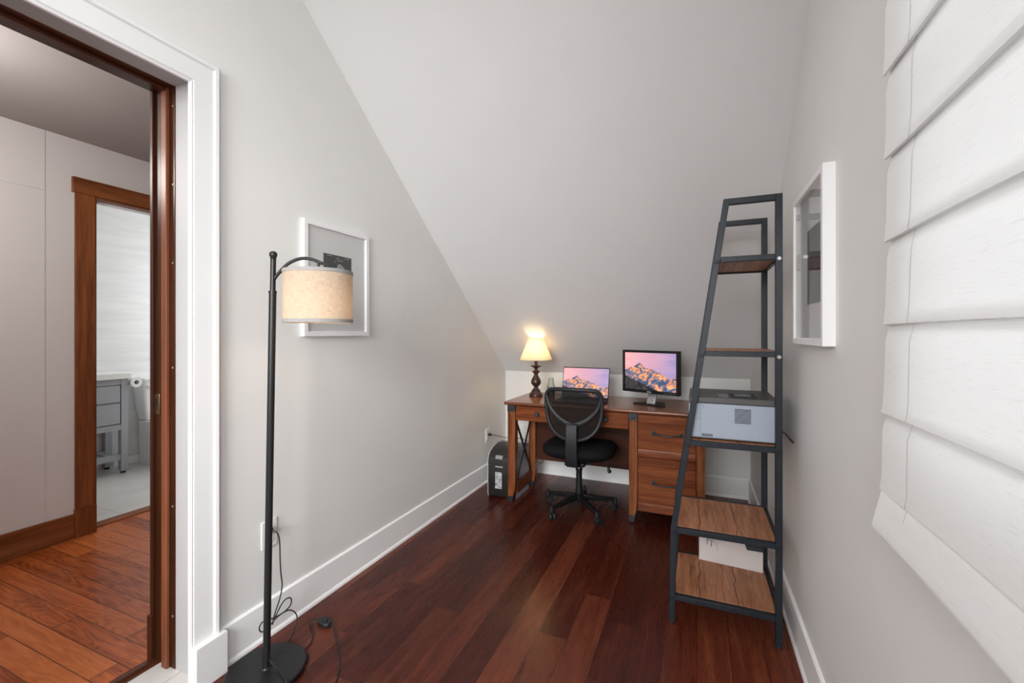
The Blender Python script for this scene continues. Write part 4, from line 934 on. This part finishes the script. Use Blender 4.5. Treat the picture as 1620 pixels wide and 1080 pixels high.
# ------------------------------------------------------------------ bathroom
t = thing('bathroom_vanity', 'grey two drawer vanity with slatted shelf and white top in the bathroom', 'vanity', (-5.0, 1.86, 0))
v0 = (5.0, -1.86, 0)
def V(name, mb, mat, parent=None, **k): return mb.build(name, mat, parent or t, loc=v0 if parent is None else (0, 0, 0), **k)
VX0, VX1, VY0, VY1 = -5.165, -4.850, 1.34, 2.366
V('countertop', MB().box(VX0, VX1 + 0.03, VY0 - 0.02, VY1 + 0.012, 0.868, 0.922), 'counter', bevel=0.004)
for x0, y0_ in ((VX1 - 0.053, VY1 - 0.053), (VX1 - 0.053, VY0), (VX0, VY1 - 0.053), (VX0, VY0)):
    l = V('leg', MB().box(x0, x0 + 0.053, y0_, y0_ + 0.053, 0.022, 0.867), 'vanity', bevel=0.001)
    MB().lathe([(0.018, 0.0), (0.020, 0.006), (0.014, 0.022)], (x0 + 0.026, y0_ + 0.026, 0), 16).build('levelling_foot', 'black_plastic', l)
V('case', MB().box(VX0 + 0.01, VX1 - 0.02, VY0 + 0.053, VY1 - 0.053, 0.440, 0.866).box(VX0 + .053, VX1 - .053, VY1 - .030, VY1 - .012, 0.44, 0.866), 'vanity')
V('apron', MB().box(VX1 - 0.0195, VX1 - 0.004, VY0 + 0.053, VY1 - 0.053, 0.815, 0.866), 'vanity')
V('lower_rail', MB().box(VX1 - 0.0195, VX1 - 0.004, VY0 + 0.053, VY1 - 0.053, 0.400, 0.450), 'vanity')
for z0, z1 in ((0.657, 0.806), (0.460, 0.640)):
    dr = V('drawer', MB().box(VX1 - 0.0195, VX1 - 0.002, 1.88, VY1 - 0.060, z0, z1), 'vanity', bevel=0.002)
    MB().lathe([(0.004, 0.0), (0.004, 0.012), (0.010, 0.020), (0.008, 0.026), (0, 0.027)], (VX1 - 0.002, 2.12, (z0 + z1) / 2 + .015), 16, 'x').build('knob', 'chrome', dr, smooth=True)
V('shelf_rail', MB().box(VX1 - 0.045, VX1 - 0.01, VY0 + 0.053, VY1 - 0.053, 0.125, 0.178), 'vanity')
V('shelf_rail', MB().box(VX0 + 0.01, VX0 + 0.045, VY0 + 0.053, VY1 - 0.053, 0.125, 0.178), 'vanity')
m = MB()
for k in range(9): m.box(VX0 + 0.046, VX1 - 0.046, VY1 - 0.13 - k * 0.09, VY1 - 0.085 - k * 0.09, 0.155, 0.172)
V('shelf_slats', m, 'vanity')

t = thing('toilet', 'white two piece toilet beside the vanity in the bathroom', 'toilet', (-5.0, 2.75, 0))
def rr(x0, x1, y0_, y1_, z, r=0.03, n=5):
    o = []
    for cx0, cy0, s_ in ((x1 - r, y1_ - r, 0), (x0 + r, y1_ - r, 90), (x0 + r, y0_ + r, 180), (x1 - r, y0_ + r, 270)):
        for k in range(n + 1):
            q = R(s_ + 90 * k / n); o.append((cx0 + r * math.cos(q), cy0 + r * math.sin(q), z))
    return o
b = MB(); _, Lr = b.rects([rr(-0.14, 0.015, -0.165, 0.165, 0.43, 0.03), rr(-0.155, 0.025, -0.185, 0.185, 0.55, 0.03), rr(-0.165, 0.035, -0.205, 0.205, 0.815, 0.03)])
b.b.faces.new(Lr[0][::-1]); b.b.faces.new(Lr[-1]); b.build('tank', 'ceramic', t, smooth=True)
b = MB(); _, Lr = b.rects([rr(-0.168, 0.045, -0.215, 0.215, 0.816, 0.03), rr(-0.168, 0.045, -0.215, 0.215, 0.845, 0.03)])
b.b.faces.new(Lr[0][::-1]); b.b.faces.new(Lr[-1]); b.build('tank_lid', 'ceramic', t, bevel=0.004)
lv = MB(); lv.lathe([(0.012, 0.036), (0.012, 0.050), (0.0, 0.052)], (0, -0.165, 0.765), 16, 'x'); lv.bar((0.050, -0.170, 0.765), (0.056, -0.10, 0.760), 0.008, 0.016)
lv.build('flush_lever', 'chrome', t)
b = MB()
def bowl(x0, x1, w_, z, k=28):
    o = []
    for i in range(k):
        q = 2 * PI * i / k; c_, s_ = math.cos(q), math.sin(q)
        xm = (x0 + x1) / 2; a = (x1 - x0) / 2
        e = 0.25 if c_ < 0 else 0.9
        o.append((xm + a * abs(c_) ** e * (1 if c_ > 0 else -1), w_ * abs(s_) ** (0.4 if c_ < 0 else 0.7) * (1 if s_ > 0 else -1), z))
    return o
_, Lr = b.rects([bowl(-0.145, 0.36, 0.172, 0.0), bowl(-0.15, 0.37, 0.174, 0.04), bowl(-0.155, 0.38, 0.178, 0.20), bowl(-0.160, 0.42, 0.182, 0.34), bowl(-0.162, 0.48, 0.185, 0.40), bowl(-0.162, 0.48, 0.185, 0.425)])
b.b.faces.new(Lr[0][::-1]); b.b.faces.new(Lr[-1]); b.build('bowl', 'ceramic', t, smooth=True)
b = MB(); _, Lr = b.rects([bowl(0.05, 0.485, 0.178, 0.426), bowl(0.05, 0.485, 0.178, 0.455)]); b.b.faces.new(Lr[0][::-1]); b.b.faces.new(Lr[-1]); b.build('seat_lid', 'ceramic', t, bevel=0.006)

t = thing('toilet_roll_holder', 'chrome toilet roll holder on the vanity\'s side', 'toilet roll holder', (-4.90, VY1, 0.826))
MB().tube([(0, 0.0, 0.0), (-0.01, 0.035, 0.0), (-0.012, 0.052, 0.0), (-0.014, 0.055, 0.0), (0.078, 0.0555, 0.0)], 0.005, 10).build('arm', 'chrome', t)
MB().lathe([(0.018, 0.0), (0.018, 0.006), (0.0, 0.007)], (0, 0.0005, 0), 20, 'y').build('mount_plate', 'chrome', t)
t = thing('toilet_roll', 'white toilet roll hanging on the holder beside the vanity', 'toilet roll', (-4.872, VY1 + 0.055, 0.826))
rl = MB().lathe([(0.018, -0.045), (0.047, -0.045), (0.047, 0.045), (0.018, 0.045), (0.018, -0.045)], (0, 0, 0), 36, 'x', close=False).build('paper', 'ceramic', t, smooth=True)
MB().lathe([(0.0178, -0.046), (0.0178, 0.046), (0.0165, 0.046), (0.0165, -0.046), (0.0178, -0.046)], (0, 0, 0), 28, 'x', close=False).build('cardboard_core', 'ink_light', t, smooth=True)

# ------------------------------------------------------------------ lamp light
